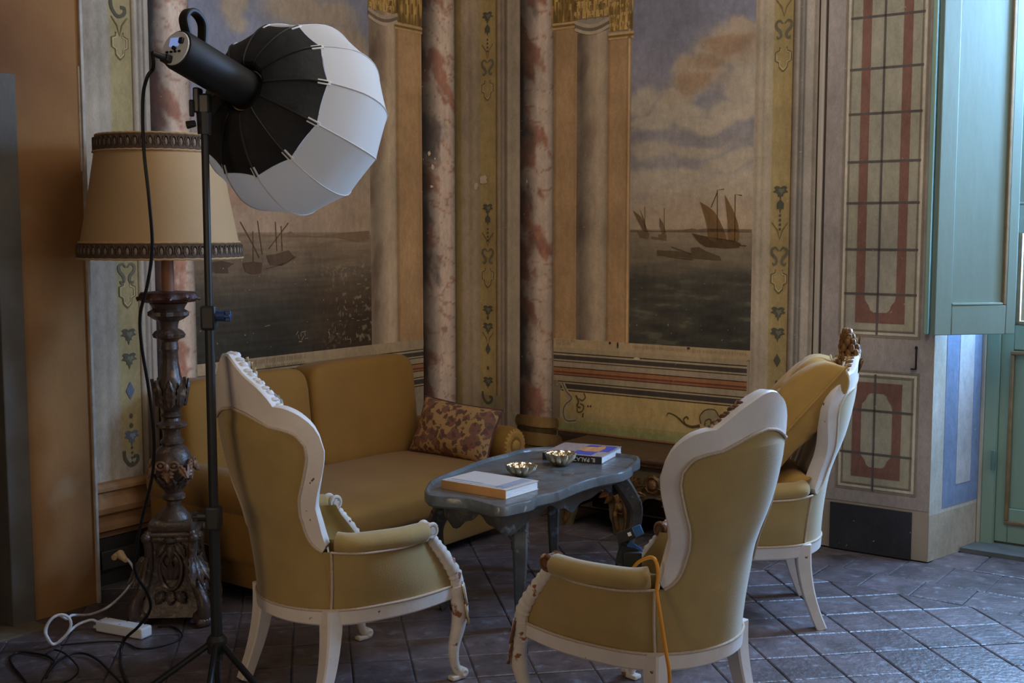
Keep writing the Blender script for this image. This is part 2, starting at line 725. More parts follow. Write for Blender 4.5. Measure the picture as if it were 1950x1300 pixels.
def tan_pilaster(u0, u1, seed, edge_left=False):
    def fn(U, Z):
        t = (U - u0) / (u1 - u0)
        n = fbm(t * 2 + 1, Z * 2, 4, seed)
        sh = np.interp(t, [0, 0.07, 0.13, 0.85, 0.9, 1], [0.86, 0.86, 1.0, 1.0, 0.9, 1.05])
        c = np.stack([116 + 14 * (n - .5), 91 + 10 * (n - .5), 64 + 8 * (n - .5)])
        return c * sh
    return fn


# -------- motifs of the grotesque strips
LEAFC, LINEC, PALEC, BLUEC = (56, 54, 44), (76, 64, 44), (124, 112, 84), (62, 68, 78)


def leaf_polys(u, z, s):
    pts = []
    for a, r in ((90, .30), (66, .52), (40, .80), (18, .92), (8, .62), (-12, 1.02), (-30, .62), (-52, .55), (-66, .86), (-76, .70), (-90, 1.30), (-104, .70), (-114, .86),
                 (-128, .55), (-150, .62), (-168, 1.02), (172, .62), (162, .92), (140, .80), (114, .52)):
        pts.append((u + s * r * math.cos(math.radians(a)), z + s * r * math.sin(math.radians(a))))
    return [pts]


def disc(u, z, r, rz=None, n=10):
    rz = rz or r
    return [[(u + r * math.cos(2 * PI * i / n), z + rz * math.sin(2 * PI * i / n)) for i in range(n)]]


def mirror(path, u):
    return [(2 * u - x, z) for x, z in path]


def motif(wall, kind, u, z, s, leafc=LEAFC):
    if kind == 'leaf':
        decal(wall, 'painted_leaf', leaf_polys(u, z, s), leafc)
        decal(wall, 'painted_leaf_light', leaf_polys(u + s * .12, z - s * .05, s * 0.45), tuple(min(255, int(c * 1.35)) for c in leafc), 0.0065)
    elif kind == 'bud':
        decal(wall, 'painted_bud', [[(u, z + s), (u + s * .55, z + s * .35), (u + s * .5, z - s * .5), (u + s * .2, z - s * .3), (u, z - s * 1.1),
                                     (u - s * .2, z - s * .3), (u - s * .5, z - s * .5), (u - s * .55, z + s * .35)]], leafc)
    elif kind == 'dots':
        decal(wall, 'painted_beads', sum([disc(u, z - k * s * 0.55, s * 0.16) for k in range(4)], []), leafc)
    elif kind == 'dot':
        decal(wall, 'painted_bead', disc(u, z, s * 0.22, s * 0.3), leafc)
    elif kind == 'gem':
        decal(wall, 'painted_gem', [[(u, z + s), (u + s * .55, z), (u, z - s), (u - s * .55, z)]], leafc)
    elif kind == 'lyre':
        p = curve([(u + .1 * s, z + .6 * s), (u + .5 * s, z + 1.0 * s), (u + .95 * s, z + .75 * s), (u + .9 * s, z + .2 * s), (u + .45 * s, z - .3 * s),
                   (u + .35 * s, z - .8 * s), (u + .7 * s, z - 1.1 * s), (u + .85 * s, z - .8 * s)], 5)
        w = [s * 0.13 + s * 0.24 * math.sin(PI * i / (len(p) - 1)) for i in range(len(p))]
        decal(wall, 'painted_scroll', stroke(p, w) + stroke(mirror(p, u), w), (72, 68, 56))
    elif kind == 'vee':
        p = [(u - s, z + s), (u - .3 * s, z + .1 * s), (u, z - s), (u + .3 * s, z + .1 * s), (u + s, z + s)]
        decal(wall, 'painted_line', stroke(p, s * 0.14), LINEC)
    elif kind == 'cart':
        h = [(u - .45 * s, z + 1.4 * s), (u - .45 * s, z + 1.0 * s), (u - s, z + .8 * s), (u - s, z - .2 * s), (u - .55 * s, z - .4 * s), (u - .5 * s, z - 1.0 * s),
             (u, z - 1.5 * s)]
        decal(wall, 'painted_cartouche', stroke(h, s * 0.15) + stroke(mirror(h, u), s * 0.15), LINEC)
        h2 = [(x * 0.86 + u * 0.14, (zz - z) * 0.86 + z) for x, zz in h]
        decal(wall, 'painted_cartouche_light', stroke(h2, s * 0.13) + stroke(mirror(h2, u), s * 0.13), PALEC)
    elif kind == 'curl':
        p = curve([(u - s, z + s), (u - .9 * s, z + .1 * s), (u - .2 * s, z - .7 * s), (u + .6 * s, z - .4 * s), (u + .7 * s, z + .2 * s), (u + .2 * s, z + .25 * s)], 5)
        decal(wall, 'painted_curl', stroke(p, s * 0.38), leafc)


OLIVE, GREYB, GREYD, ORNL = (112, 96, 62), (112, 100, 82), (86, 76, 62), (120, 98, 58)
BOT, TOP = 0.0, 3.4

# ======== right wall
STR = [  # name, px0, px1, z0, colours
    ('painted_edge', 870, 880, [(0, (84, 72, 46)), (1, (100, 86, 56))]),
    ('painted_border', 880, 915, [(0, (104, 93, 76)), (0.3, (116, 104, 88)), (0.5, (106, 94, 78)), (0.7, (116, 104, 86)), (1, (106, 94, 76))]),
    ('painted_ornament_field', 915, 945, [(0, (112, 97, 64)), (1, (104, 88, 58))]),
    ('painted_moulding', 945, 968, [(0, (64, 46, 28)), (0.12, (92, 76, 52)), (0.3, (112, 100, 84)), (0.45, (82, 72, 60)), (0.62, (104, 94, 80)), (0.8, (70, 60, 48)),
                                    (1, (108, 98, 84))]),
    ('painted_border', 968, 991.5, [(0, (116, 105, 90)), (0.3, (108, 97, 82)), (0.9, (114, 103, 88)), (1, (84, 74, 62))]),
]
for nm, a, b, cols in STR:
    vstrip(wall_right, nm, uR(a), uR(b), 0.3, TOP, cols)
ua, ub = uR(991.5), uR(1054)
zb = zR(797, 1030)
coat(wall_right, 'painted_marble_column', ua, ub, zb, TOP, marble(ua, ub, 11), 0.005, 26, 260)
uc_, ud_ = uR(1054), uR(1098)
zd = zR(652, 1110)
coat(wall_right, 'painted_pilaster', uc_, ud_, zd, zR(45, 1075), tan_pilaster(uc_, ud_, 3), 0.003, 14, 60)
ue, uf = uR(1098), uR(1155)
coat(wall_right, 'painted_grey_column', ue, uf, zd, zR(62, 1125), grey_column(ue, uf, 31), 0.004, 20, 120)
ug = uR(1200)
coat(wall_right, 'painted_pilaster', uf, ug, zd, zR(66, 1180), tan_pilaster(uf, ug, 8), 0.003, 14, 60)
# capitals and necking of the painted order
def capital(wall, u0, u1, z0, z1, seed, name='painted_capital', ribs=5):
    def fn(U, Z):
        t = (U - u0) / (u1 - u0)
        q = (Z - z0) / (z1 - z0)
        n = fbm(t * 9, q * 9, 4, seed)
        n2 = fbm(t * ribs * 1.6, q * 5, 3, seed + 3)
        rb = 0.5 + 0.5 * np.cos(t * ribs * 2 * PI + 9 * (n2 - .5))
        c = np.stack([116 + 40 * (n - .5), 91 + 34 * (n - .5), 52 + 20 * (n - .5)])
        return c * (0.80 + 0.24 * rb) * (0.78 + 0.4 * sstep(.35, .6, n2))
    o_ = coat(wall, name, u0, u1, z0, z1, fn, 0.006, 40, 40)
    rq = random.Random(seed)
    w_ = u1 - u0
    lp_, dp_ = [], []
    for r_ in range(4):
        for k_ in range(4):
            cu, cz = u0 + w_ * (k_ + .5 + .4 * (r_ % 2) + rq.uniform(-.15, .15)) / 4.6, z0 + .03 + .05 * r_ + rq.uniform(-.01, .01)
            if 'ent' in name:
                dp_ += stroke([(cu, cz - .03), (cu, cz + .03)], .010)
            else:
                lp_ += leaf_polys(cu, cz, w_ * rq.uniform(.09, .14))
                dp_ += stroke([(cu, cz + w_ * .03), (cu, cz - w_ * .12)], .005)
    if lp_:
        decal(wall, 'painted_acanthus', lp_, (126, 102, 62), 0.0066)
    decal(wall, 'painted_relief_line', dp_, (82, 62, 32), 0.0072)
    return o_
capital(wall_right, uR(1050), uR(1097), zR(42, 1075), TOP, 5, 'painted_entablature', 4)
capital(wall_right, uR(1090), uR(1165), zR(34, 1125), TOP, 9, ribs=7)
capital(wall_right, uR(1158), uR(1203), zR(58, 1180), TOP, 12, ribs=4)
for (x0, x1, py, px) in ((1052, 1097, 43, 1075), (1157, 1204, 62, 1180)):
    z = zR(py, px)
    for k, cc in enumerate(((134, 108, 70), (84, 66, 40), (128, 102, 66))):
        vstrip(wall_right, 'painted_necking', uR(x0), uR(x1), z - 0.012 * k - 0.012, z - 0.012 * k, cc, 0.007 - 0.0005 * k)
zc = zR(45, 1125)
for k, cc in enumerate(((118, 104, 84), (78, 68, 56), (124, 110, 90))):
    zz = zc - 0.018 * k
    pth = [(ue - 0.012 + (uf - ue + 0.024) * i / 12, zz - 0.03 * math.sin(PI * i / 12) + 0.015) for i in range(13)]
    decal(wall_right, 'painted_necking', stroke(pth, 0.019), cc, 0.0085 - 0.0004 * k)
# column base (torus, scotia, plinth), painted
z1_, z2_, z3_, z4_ = zR(797, 1030), zR(812, 1030), zR(824, 1030), zR(850, 1030)


def moulding_poly(u0, u1, z0, z1, bow=.012):
    """Outline of a painted round moulding seen from above: rounded ends, sagging edges."""
    pts = [(u0 + (u1 - u0) * i / 14, z0 - bow * math.sin(PI * i / 14)) for i in range(15)]
    pts += [(u1 + (z1 - z0) * .5 * math.cos(-PI / 2 + PI * i / 6), (z0 + z1) / 2 + (z1 - z0) / 2 * math.sin(-PI / 2 + PI * i / 6)) for i in range(1, 6)]
    pts += [(u1 - (u1 - u0) * i / 14, z1 - bow * math.sin(PI * i / 14)) for i in range(15)]
    pts += [(u0 - (z1 - z0) * .5 * math.cos(PI / 2 - PI * i / 6), (z0 + z1) / 2 + (z1 - z0) / 2 * math.sin(PI / 2 - PI * i / 6)) for i in range(1, 6)]
    return pts


for (e0_, e1_, za_, zb_m, tone, off_) in ((-.012, .028, z2_ - .004, z1_ + .014, 1.0, .0080), (-.010, .024, z3_, z2_ - .004, .55, .0076), (-.030, .050, z4_ + .004, z3_, .92, .0084)):
    cs_ = [(0, (62, 46, 24)), (.25, (92, 70, 38)), (.62, (126, 100, 60)), (.85, (108, 84, 50)), (1, (78, 60, 34))]
    cs_ = [(t_, tuple(c * tone for c in cc_)) for t_, cc_ in cs_]
    vstrip(wall_right, 'painted_column_base', ua + e0_, ub + e1_, za_, zb_m, cs_, off_)
    rr_ = (zb_m - za_) / 2
    decal(wall_right, 'painted_column_base', [[(ua + e0_ - rr_ * .6 * math.sin(PI * i / 8), za_ + rr_ - rr_ * math.cos(PI * i / 8)) for i in range(9)]], tuple(c * tone for c in (62, 46, 24)), off_)
    decal(wall_right, 'painted_column_base', [[(ub + e1_ + rr_ * .6 * math.sin(PI * i / 8), za_ + rr_ - rr_ * math.cos(PI * i / 8)) for i in range(9)]], tuple(c * tone for c in (78, 60, 34)), off_)
    decal(wall_right, 'painted_relief_line', stroke([(ua + e0_ + (ub + e1_ - ua - e0_) * i / 12, za_ - .010 * math.sin(PI * i / 12) + .006) for i in range(13)], .006), (52, 38, 22), off_ + .0006)
vstrip(wall_right, 'painted_plinth', ua - 0.04, ub + 0.055, 0.2, z4_, [(0, (62, 42, 22)), (0.6, (98, 68, 40)), (1, (78, 54, 32))], 0.007)

# the right seascape
us0, us1 = uR(1200), uR(1433)
zs0 = 0.943
zh = zR(437, 1318)
ZPX = (zR(0, 1318) - zh) / 437.0               # metres per photo row in the painted sky


def cloud_field(x, y, blobs, warp_seed):
    wx = x + 60 * (fbm(x / 90, y / 90, 4, warp_seed) - .5)
    wy = y + 50 * (fbm(x / 90 + 40, y / 90, 4, warp_seed + 2) - .5)
    m = np.zeros_like(x)
    for (bx, by, rx, ry, s) in blobs:
        m = np.maximum(m, s * np.exp(-(((wx - bx) / rx) ** 2 + ((wy - by) / ry) ** 2)))
    return m + 0.35 * (fbm(x / 34, y / 26, 5, warp_seed + 5) - .5)


def sky_right(U, Z):
    x = 1203 + (U - us0) / (us1 - us0) * 230
    y = 437 - (Z - zh) / ZPX
    lay = lambda c: np.stack([np.full_like(x, float(k)) for k in c])
    t = sstep(0, 330, y)
    c = lay((86, 84, 92)) * (1 - t) + lay((98, 91, 88)) * t
    # cloud masses: brown belly, pale tops, haze over the horizon
    m1 = 0.85 * sstep(0.18, 0.62, cloud_field(x, y, [(1395, 95, 70, 40, 1), (1330, 140, 55, 36, 1), (1290, 185, 34, 26, .9), (1430, 60, 50, 26, .9), (1300, 120, 38, 24, .7)], 41))
    c = c * (1 - m1) + lay((122, 106, 88)) * m1
    mb = 0.85 * sstep(0.30, 0.85, cloud_field(x, y, [(1385, 100, 52, 26, 1), (1320, 158, 36, 24, 1), (1345, 125, 40, 20, .8)], 57))
    c = c * (1 - mb) + lay((104, 84, 66)) * mb
    m2 = 0.9 * sstep(0.18, 0.66, cloud_field(x, y, [(1425, 175, 44, 40, 1), (1390, 215, 50, 30, 1), (1300, 215, 60, 22, .9), (1230, 190, 36, 34, .9), (1260, 230, 60, 18, .9),
                                             (1345, 235, 60, 20, .9)], 63))
    c = c * (1 - m2) + lay((126, 114, 98)) * m2
    m3 = 0.85 * sstep(0.16, 0.68, cloud_field(x, y, [(1250, 285, 60, 18, .8), (1330, 280, 60, 16, .8), (1390, 305, 50, 18, .9), (1300, 325, 70, 18, 1), (1230, 345, 60, 20, 1),
                                             (1410, 345, 60, 28, 1), (1340, 360, 80, 22, 1)], 71))
    c = c * (1 - m3) + lay((120, 108, 92)) * m3
    hz = sstep(330, 410, y)
    c = c * (1 - hz) + lay((116, 100, 82)) * hz
    nn = fbm(x / 12, y / 9, 4, 5) - .5
    c = c * (1 + 0.10 * nn)
    # the sea
    s = (y - 437) / (662 - 437)
    rip = fbm(x / 46 + s * 3, y / (3.2 + 3 * np.clip(s, 0, 1)), 4, 91) - .5
    dk = np.interp(s, [0, 0.12, 0.30, 0.42, 0.6, 1], [0, 0.10, 0.42, 0.85, 0.96, 1.0]) + 0.25 * (fbm(x / 80, y / 26, 3, 14) - .5)
    dk = np.clip(dk, 0, 1)
    sc = lay((96, 83, 66)) * (1 - dk) + lay((43, 41, 35)) * dk
    sc = sc * (1 + 0.55 * rip * np.clip(0.25 + s, 0, 1))
    gl = sstep(0.14, 0.24, rip) * np.clip(s * 1.3, 0, 1) * 0.5
    sc = sc * (1 - gl) + lay((74, 70, 56)) * gl
    sea = (y > 437).astype(float)
    return c * (1 - sea) + sc * sea


coat(wall_right, 'painted_seascape', us0, us1, zs0, TOP, sky_right, 0.004, 190, 560)
vstrip(wall_right, 'painted_frame_edge', us0 - 0.022, us0, zs0, TOP, [(0, (104, 82, 56)), (0.5, (138, 112, 80)), (1, (96, 76, 54))], 0.006)


def RP(pts):
    return [RW(x, y) for x, y in pts]


def ship(wall, f, polys, lines, col, w=0.006, name='painted_ship'):
    P_ = [[f(x, y) for x, y in p] for p in polys]
    for ln in lines:
        P_ += stroke([f(x, y) for x, y in ln], w)
    return decal(wall, name, P_, col)


horizon = [[(1202, 441), (1202, 438), (1260, 439), (1300, 438), (1318, 435), (1330, 437), (1345, 435), (1432, 437), (1432, 442)]]
ship(wall_right, RW, horizon, [], (76, 62, 46), name='painted_shore')
ship(wall_right, RW, [[(1318, 444), (1346, 450), (1400, 458), (1412, 464), (1408, 471), (1385, 473), (1345, 470), (1332, 462)]],
     [[(1367, 460), (1367, 362), (1380, 360)], [(1400, 460), (1401, 370), (1414, 372)], [(1355, 395), (1367, 366)], [(1408, 467), (1422, 468)]], (56, 42, 28), 0.005)
ship(wall_right, RW, [curve([(1334, 384), (1360, 402), (1376, 430), (1383, 458), (1352, 456), (1346, 425), (1334, 384)], 5)[:-1],
                      curve([(1381, 370), (1397, 400), (1407, 430), (1407, 458), (1389, 458), (1386, 420), (1381, 370)], 5)[:-1]], [], (78, 58, 36), name='painted_sail')
ship(wall_right, RW, [[(1252, 476), (1252, 486), (1290, 488), (1330, 492), (1375, 496), (1372, 488), (1345, 478), (1332, 470), (1316, 472), (1318, 482), (1290, 478)]],
     [[(1280, 470), (1318, 484)], [(1270, 488), (1320, 494)]], (62, 50, 36))
ship(wall_right, RW, [[(1214, 440), (1220, 452), (1236, 454), (1238, 444)], [(1206, 400), (1221, 412), (1236, 443), (1226, 441)], [(1219, 397), (1227, 415), (1234, 441), (1228, 430)]],
     [[(1229, 440), (1229, 393)]], (74, 58, 42), 0.004)
ship(wall_right, RW, [[(1254, 446), (1256, 456), (1270, 458), (1270, 446)], [(1257, 414), (1264, 425), (1270, 444), (1262, 446), (1257, 430)], [(1240, 450), (1256, 452), (1256, 456), (1242, 455)]],
     [[(1266, 446), (1266, 396)]], (74, 58, 42), 0.004)

# right of the seascape: border, ornament field, mouldings, and the jib door in the painted wall
vstrip(wall_right, 'painted_border', uR(1433), uR(1467), 0.5, TOP, [(0, (116, 102, 84)), (0.12, (104, 92, 78)), (0.3, (122, 110, 94)), (0.5, (108, 98, 84)), (0.65, (120, 108, 92)),
                                                                       (1, (116, 104, 86))])
vstrip(wall_right, 'painted_ornament_field', uR(1467), uR(1503), 0.5, TOP, [(0, (112, 97, 66)), (1, (104, 88, 58))])
vstrip(wall_right, 'painted_moulding', uR(1503), uR(1551), 0.0, TOP,
       [(0, (50, 38, 26)), (0.06, (80, 70, 60)), (0.22, (112, 104, 94)), (0.3, (72, 66, 60)), (0.42, (98, 92, 84)), (0.47, (70, 64, 58)), (0.55, (112, 104, 96)), (0.8, (116, 108, 98)),
        (0.86, (92, 84, 76)), (1, (110, 102, 92))], 0.004, 40)
for a, b in ((1551.5, 1555.5), (1565, 1568)):
    g = G().box(((uR(a) + uR(b)) / 2, -0.001, 1.8), (uR(b) - uR(a), 0.008, 3.3))
    obj('door_gap', g, mat('gap_dark', pc(40, 32, 26), 0.9), wall_right)
g = G().box((uR(1560), -0.010, 1.9), (uR(1565) - uR(1556), 0.022, 3.1), 0.005)
obj('door_stop', g, mat('pale_lath', pc(112, 103, 92), 0.8, var=0.15, scale=12, stretch=(1, 1, .2)), wall_right)
uj0, uj1 = uR(1569), 2.83
coat(wall_right, 'painted_door_face', uj0, uj1, 0.24, TOP, lambda U, Z: np.stack([101 + 12 * (fbm(U * 3, Z * 2, 4, 2) - .5), 93 + 12 * (fbm(U * 3, Z * 2, 4, 2) - .5),
                                                                                  88 + 12 * (fbm(U * 3, Z * 2, 4, 2) - .5)]), 0.003, 20, 60)


def frame_lines(u0, u1, z0, z1, w, col, off, name='painted_frame_line'):
    pl = [[(u0, z0), (u1, z0), (u1, z0 + w), (u0, z0 + w)], [(u0, z1 - w), (u1, z1 - w), (u1, z1), (u0, z1)],
          [(u0, z0 + w), (u0 + w, z0 + w), (u0 + w, z1 - w), (u0, z1 - w)], [(u1 - w, z0 + w), (u1, z0 + w), (u1, z1 - w), (u1 - w, z1 - w)]]
    return decal(wall_right, name, pl, col, off)


def jib_panel(u0, u1, z0, z1, inner0, inner1, iz0, iz1, notch_top):
    coat(wall_right, 'painted_panel_field', u0, u1, z0, z1, lambda U, Z: np.stack([104 + 16 * (fbm(U * 5, Z * 2, 4, 7) - .5), 98 + 14 * (fbm(U * 5, Z * 2, 4, 7) - .5),
                                                                                   84 + 10 * (fbm(U * 5, Z * 2, 4, 8) - .5)]), 0.0045, 12, 30)
    frame_lines(u0 - 0.028, u1 + 0.028, z0 - 0.028, z1 + 0.028, 0.010, (86, 77, 66), 0.005)
    frame_lines(u0 - 0.016, u1 + 0.016, z0 - 0.016, z1 + 0.016, 0.012, (126, 117, 104), 0.0055)
    frame_lines(u0, u1, z0, z1, 0.007, (78, 72, 60), 0.006)
    w = 0.043
    RED = (80, 56, 48)
    a, b = inner0, inner1
    r = 0.045
    base = [(a, iz0), (b, iz0), (b, iz0 + 0.13), (b - w, iz0 + 0.13)]
    cx = (a + b) / 2
    inn = [(b - w, iz0 + 0.13), (b - w - 0.004, iz0 + 0.105), (b - w - 0.02, iz0 + 0.085), (b - w - 0.03, iz0 + 0.06), (b - w - 0.045, iz0 + 0.05), (cx, iz0 + 0.05),
           (a + w + 0.045, iz0 + 0.05), (a + w + 0.03, iz0 + 0.06), (a + w + 0.02, iz0 + 0.085), (a + w + 0.004, iz0 + 0.105), (a + w, iz0 + 0.13)]
    decal(wall_right, 'painted_red_border', [[(a, iz0)] + [(b, iz0)] + inn[0:0] + [(b, iz0 + 0.13)] + inn + [(a, iz0 + 0.13)]], RED, 0.0062)
    zt = iz1 - 0.13 if notch_top else iz1
    decal(wall_right, 'painted_red_border', [[(a, iz0 + 0.13), (a + w, iz0 + 0.13), (a + w, zt), (a, zt)], [(b - w, iz0 + 0.13), (b, iz0 + 0.13), (b, zt), (b - w, zt)]], RED, 0.0062)
    if notch_top:
        top = [(x, iz1 - (z - iz0)) for x, z in inn]
        decal(wall_right, 'painted_red_border', [[(a, iz1), (b, iz1), (b, iz1 - 0.13)] + top + [(a, iz1 - 0.13)]], RED, 0.0062)


pu0, pu1 = 2.405, 2.742
jib_panel(pu0, pu1, 1.075, 3.3, 2.458, 2.694, 1.115, 3.3, False)
jib_panel(2.41, 2.745, 0.33, 0.86, 2.458, 2.694, 0.37, 0.83, True)
gu = 2.565
INK = (58, 53, 50)
decal(wall_right, 'painted_grid_line', [[(gu - .0052, 1.06), (gu + .0052, 1.06), (gu + .0052, 3.3), (gu - .0052, 3.3)]], INK, 0.0068)
decal(wall_right, 'painted_grid_line', [[(gu - .0052, 0.30), (gu + .0052, 0.30), (gu + .0052, 0.87), (gu - .0052, 0.87)]], INK, 0.0068)
for py in (30, 129, 215, 307, 386, 475, 560, 783, 866):
    z = zR(py, 1680)
    decal(wall_right, 'painted_grid_line', [[(pu0 - .004, z - .0052), (pu1 + .006, z - .0052), (pu1 + .006, z + .0052), (pu0 - .004, z + .0052)]], INK, 0.0068)
coat(wall_right, 'painted_black_skirting', 2.36, 2.757, 0.0, 0.226, (33, 33, 36), 0.012)
lu, lz = RW(1746, 683)
g = G().box((lu, -0.012, lz), (0.006, 0.012, 0.10), 0.002).box((lu - 0.012, -0.012, lz - 0.048), (0.024, 0.012, 0.006), 0.002).blob((lu, -0.014, lz + 0.052), (0.007, 0.006, 0.009))
obj('door_latch', g, mat('black_iron', (0.02, 0.018, 0.017), 0.5, metal=0.7), wall_right)

# inscription band, dado lines and yellow panel under the seascape
zi = zR(664, 1240)
ud0, ud1 = uR(1056), uR(1433)
zdb = zR(668, 1240)
coat(wall_right, 'painted_ledge', ud0, ud1, 0.895, 0.945, (118, 101, 76), 0.0045)
STRK = []
rr = random.Random(3)
for (a, b, z) in ((1062, 1098, 0.935), (1062, 1090, 0.918), (1208, 1425, 0.925)):
    u = uR(a)
    while u < uR(b):
        h = 0.009 * rr.uniform(.7, 1.1)
        STRK.append([(u, z - h), (u + 0.0028, z - h), (u + 0.0028, z + h), (u, z + h)])
        u += rr.choice((0.007, 0.008, 0.012))
decal(wall_right, 'painted_inscription', STRK, (98, 82, 58), 0.0055)
decal(wall_right, 'painted_chip', disc(uR(1164), zR(653, 1164), .008) + disc(uR(1179), zR(657, 1179), .006, .018) + disc(uR(1315), zR(663, 1315), .010, .007), (44, 36, 28), 0.006)
zz0 = 0.878
DADO = [(0.868, 0.895, (110, 96, 74)), (0.862, 0.868, (40, 32, 24)), (0.852, 0.862, (112, 100, 80)), (0.828, 0.852, (48, 42, 36)), (0.820, 0.828, (112, 98, 76)), (0.815, 0.820, (44, 34, 26)),
        (0.786, 0.815, (108, 96, 78)), (0.781, 0.786, (40, 28, 20)), (0.760, 0.781, (104, 70, 46)), (0.752, 0.760, (70, 42, 30)), (0.742, 0.752, (100, 64, 44)), (0.737, 0.742, (50, 34, 24)),
        (0.706, 0.737, (108, 96, 76)), (0.700, 0.706, (44, 34, 26)), (0.692, 0.700, (112, 98, 76)), (0.664, 0.692, (46, 41, 36)), (0.656, 0.664, (114, 98, 72)), (0.650, 0.656, (40, 32, 24))]
for a, b, c in DADO:
    uu0 = ud0 if a > 0.7 else ud0 + 0.03 + (0.70 - a) * 0.5
    coat(wall_right, 'painted_dado_line', uu0, uR(1427), a, b, c, 0.0045)
coat(wall_right, 'painted_dado_edge', ud0, ud0 + 0.055, 0.43, 0.70, (92, 80, 64), 0.004)
coat(wall_right, 'painted_yellow_panel', ud0 + 0.045, uR(1427), 0.485, 0.65, lambda U, Z: np.stack([122 - 10 * sstep(.55, .48, Z) + 10 * (fbm(U * 4, Z * 5, 4, 6) - .5),
                                                                                               104 - 4 * sstep(.55, .48, Z) + 10 * (fbm(U * 4, Z * 5, 4, 6) - .5),
                                                                                               68 + 2 * sstep(.55, .48, Z) + 0 * U]), 0.005, 24, 12)
coat(wall_right, 'painted_green_bevel', ud0 + 0.03, uR(1427), 0.428, 0.488, lambda U, Z: np.stack([94 + 12 * sstep(.45, .485, Z), 93 + 3 * sstep(.45, .485, Z), 62 - 4 * sstep(.45, .485, Z)]),
     0.0055, 2, 6)
for a, b, c in ((0.420, 0.428, (108, 74, 44)), (0.395, 0.420, (46, 36, 26)), (0.2, 0.395, (40, 30, 22))):
    coat(wall_right, 'painted_dado_line', ud0 + 0.03, uR(1550), a, b, c, 0.004)
# cartouche scrolls at the panel ends
p = curve([RW(*q) for q in ((1072, 728), (1080, 745), (1090, 758), (1078, 770), (1074, 785), (1080, 800), (1098, 800))], 6)
decal(wall_right, 'painted_cartouche', stroke(p, 0.026), (116, 104, 84), 0.0065)
decal(wall_right, 'painted_cartouche_shade', stroke(p, 0.007), (74, 62, 44), 0.0072)
for pts, w in ([(1113, 748), (1116, 756), (1110, 762), (1104, 758)], .007), ([(1098, 752), (1103, 764), (1100, 772), (1107, 776)], .010), \
        ([(1106, 768), (1113, 772), (1110, 782), (1102, 784), (1100, 776)], .007), ([(1112, 786), (1111, 794)], .009):
    decal(wall_right, 'painted_tendril', stroke(curve([RW(*q) for q in pts], 5), w), (62, 50, 32), 0.0078)
decal(wall_right, 'painted_bead', disc(*RW(1121, 773), .006) + disc(*RW(1126, 773), .006), (56, 44, 28), 0.0078)
decal(wall_right, 'painted_scroll_field', disc(*RW(1352, 796), .055, .045, 14), (104, 92, 68), 0.0065)
decal(wall_right, 'painted_scroll', stroke(curve([RW(*q) for q in ((1336, 806), (1334, 792), (1345, 780), (1362, 780), (1370, 792))], 5), .006)
      + stroke(curve([RW(*q) for q in ((1343, 810), (1346, 800), (1354, 798), (1355, 808))], 5), .008), (62, 50, 34), 0.0078)
decal(wall_right, 'painted_tendril', stroke(curve([RW(*q) for q in ((1270, 792), (1274, 786), (1284, 789), (1294, 796), (1304, 806), (1318, 812), (1334, 810))], 5),
                                            [.003 + .012 * (i / 30) for i in range(31)]) + stroke(curve([RW(*q) for q in ((1306, 806), (1303, 798), (1309, 793), (1312, 798))], 5), .008),
      (56, 46, 30), 0.0078)

uA, uB = uR(930), uR(1485.5)
SA, SB = 0.040, 0.041
A = [('leaf', 30, 928), ('bud', 58, 928), ('dots', 76, 928), ('vee', 98, 928), ('lyre', 128, 928), ('cart', 172, 928), ('leaf', 395, 927), ('bud', 419, 927), ('dots', 436, 927),
     ('vee', 456, 928), ('lyre', 487, 928), ('cart', 528, 929), ('leaf', 588, 930), ('dot', 605, 930), ('leaf', 621, 931), ('vee', 645, 931), ('gem', 664, 931), ('dot', 700, 932), ('leaf', 724, 932),
     ('curl', 757, 922)]
for kind, py, px in A:
    motif(wall_right, kind, uA, zR(py, px), SA * (0.85 if kind in ('gem', 'bud') else 1.0))
coat(wall_right, 'painted_panel_foot', uR(915), uR(962), zR(782, 935), zR(752, 935), (98, 86, 64), 0.0045)
Bm = [('vee', 15, 1495), ('lyre', 55, 1495), ('cart', 112, 1494), ('leaf', 362, 1487), ('bud', 392, 1487), ('dots', 410, 1487), ('vee', 440, 1486), ('lyre', 487, 1485), ('cart', 535, 1484),
      ('leaf', 592, 1482), ('leaf', 632, 1482), ('gem', 686, 1481), ('dot', 728, 1480), ('leaf', 752, 1480)]
for kind, py, px in Bm:
    motif(wall_right, kind, uB, zR(py, px), SB * (0.85 if kind in ('gem', 'bud') else 1.0))

# ======== left wall
vstrip(wall_left, 'painted_edge', -2.665, uL(178), 0.45, TOP, [(0, (120, 112, 100)), (0.3, (84, 74, 64)), (0.55, (110, 100, 90)), (1, (104, 95, 84))], 0.003)
vstrip(wall_left, 'painted_border', uL(178), uL(219), 0.45, TOP, [(0, (104, 95, 84)), (0.3, (112, 103, 92)), (0.5, (102, 94, 83)), (0.8, (110, 101, 90)), (1, (104, 96, 82))])
vstrip(wall_left, 'painted_ornament_field', uL(219), uL(259), zL(865, 250), TOP, [(0, (106, 95, 68)), (1, (100, 88, 62))])
coat(wall_left, 'painted_border_foot', uL(219), uL(259), 0.45, zL(865, 250), (102, 94, 84))
vstrip(wall_left, 'painted_moulding', uL(259), uL(292), 0.45, TOP, [(0, (58, 44, 30)), (0.1, (90, 78, 62)), (0.3, (114, 106, 94)), (0.42, (78, 70, 62)), (0.6, (106, 98, 88)), (0.7, (74, 66, 58)),
                                                                      (0.8, (110, 102, 92)), (1, (104, 96, 86))], 0.004, 30)
l0, l1 = uL(292), uL(368)
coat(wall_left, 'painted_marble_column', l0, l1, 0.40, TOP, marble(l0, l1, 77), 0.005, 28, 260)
q0, q1 = uL(368), uL(705)
QZ0 = 0.925
qh = zL(443, 560)
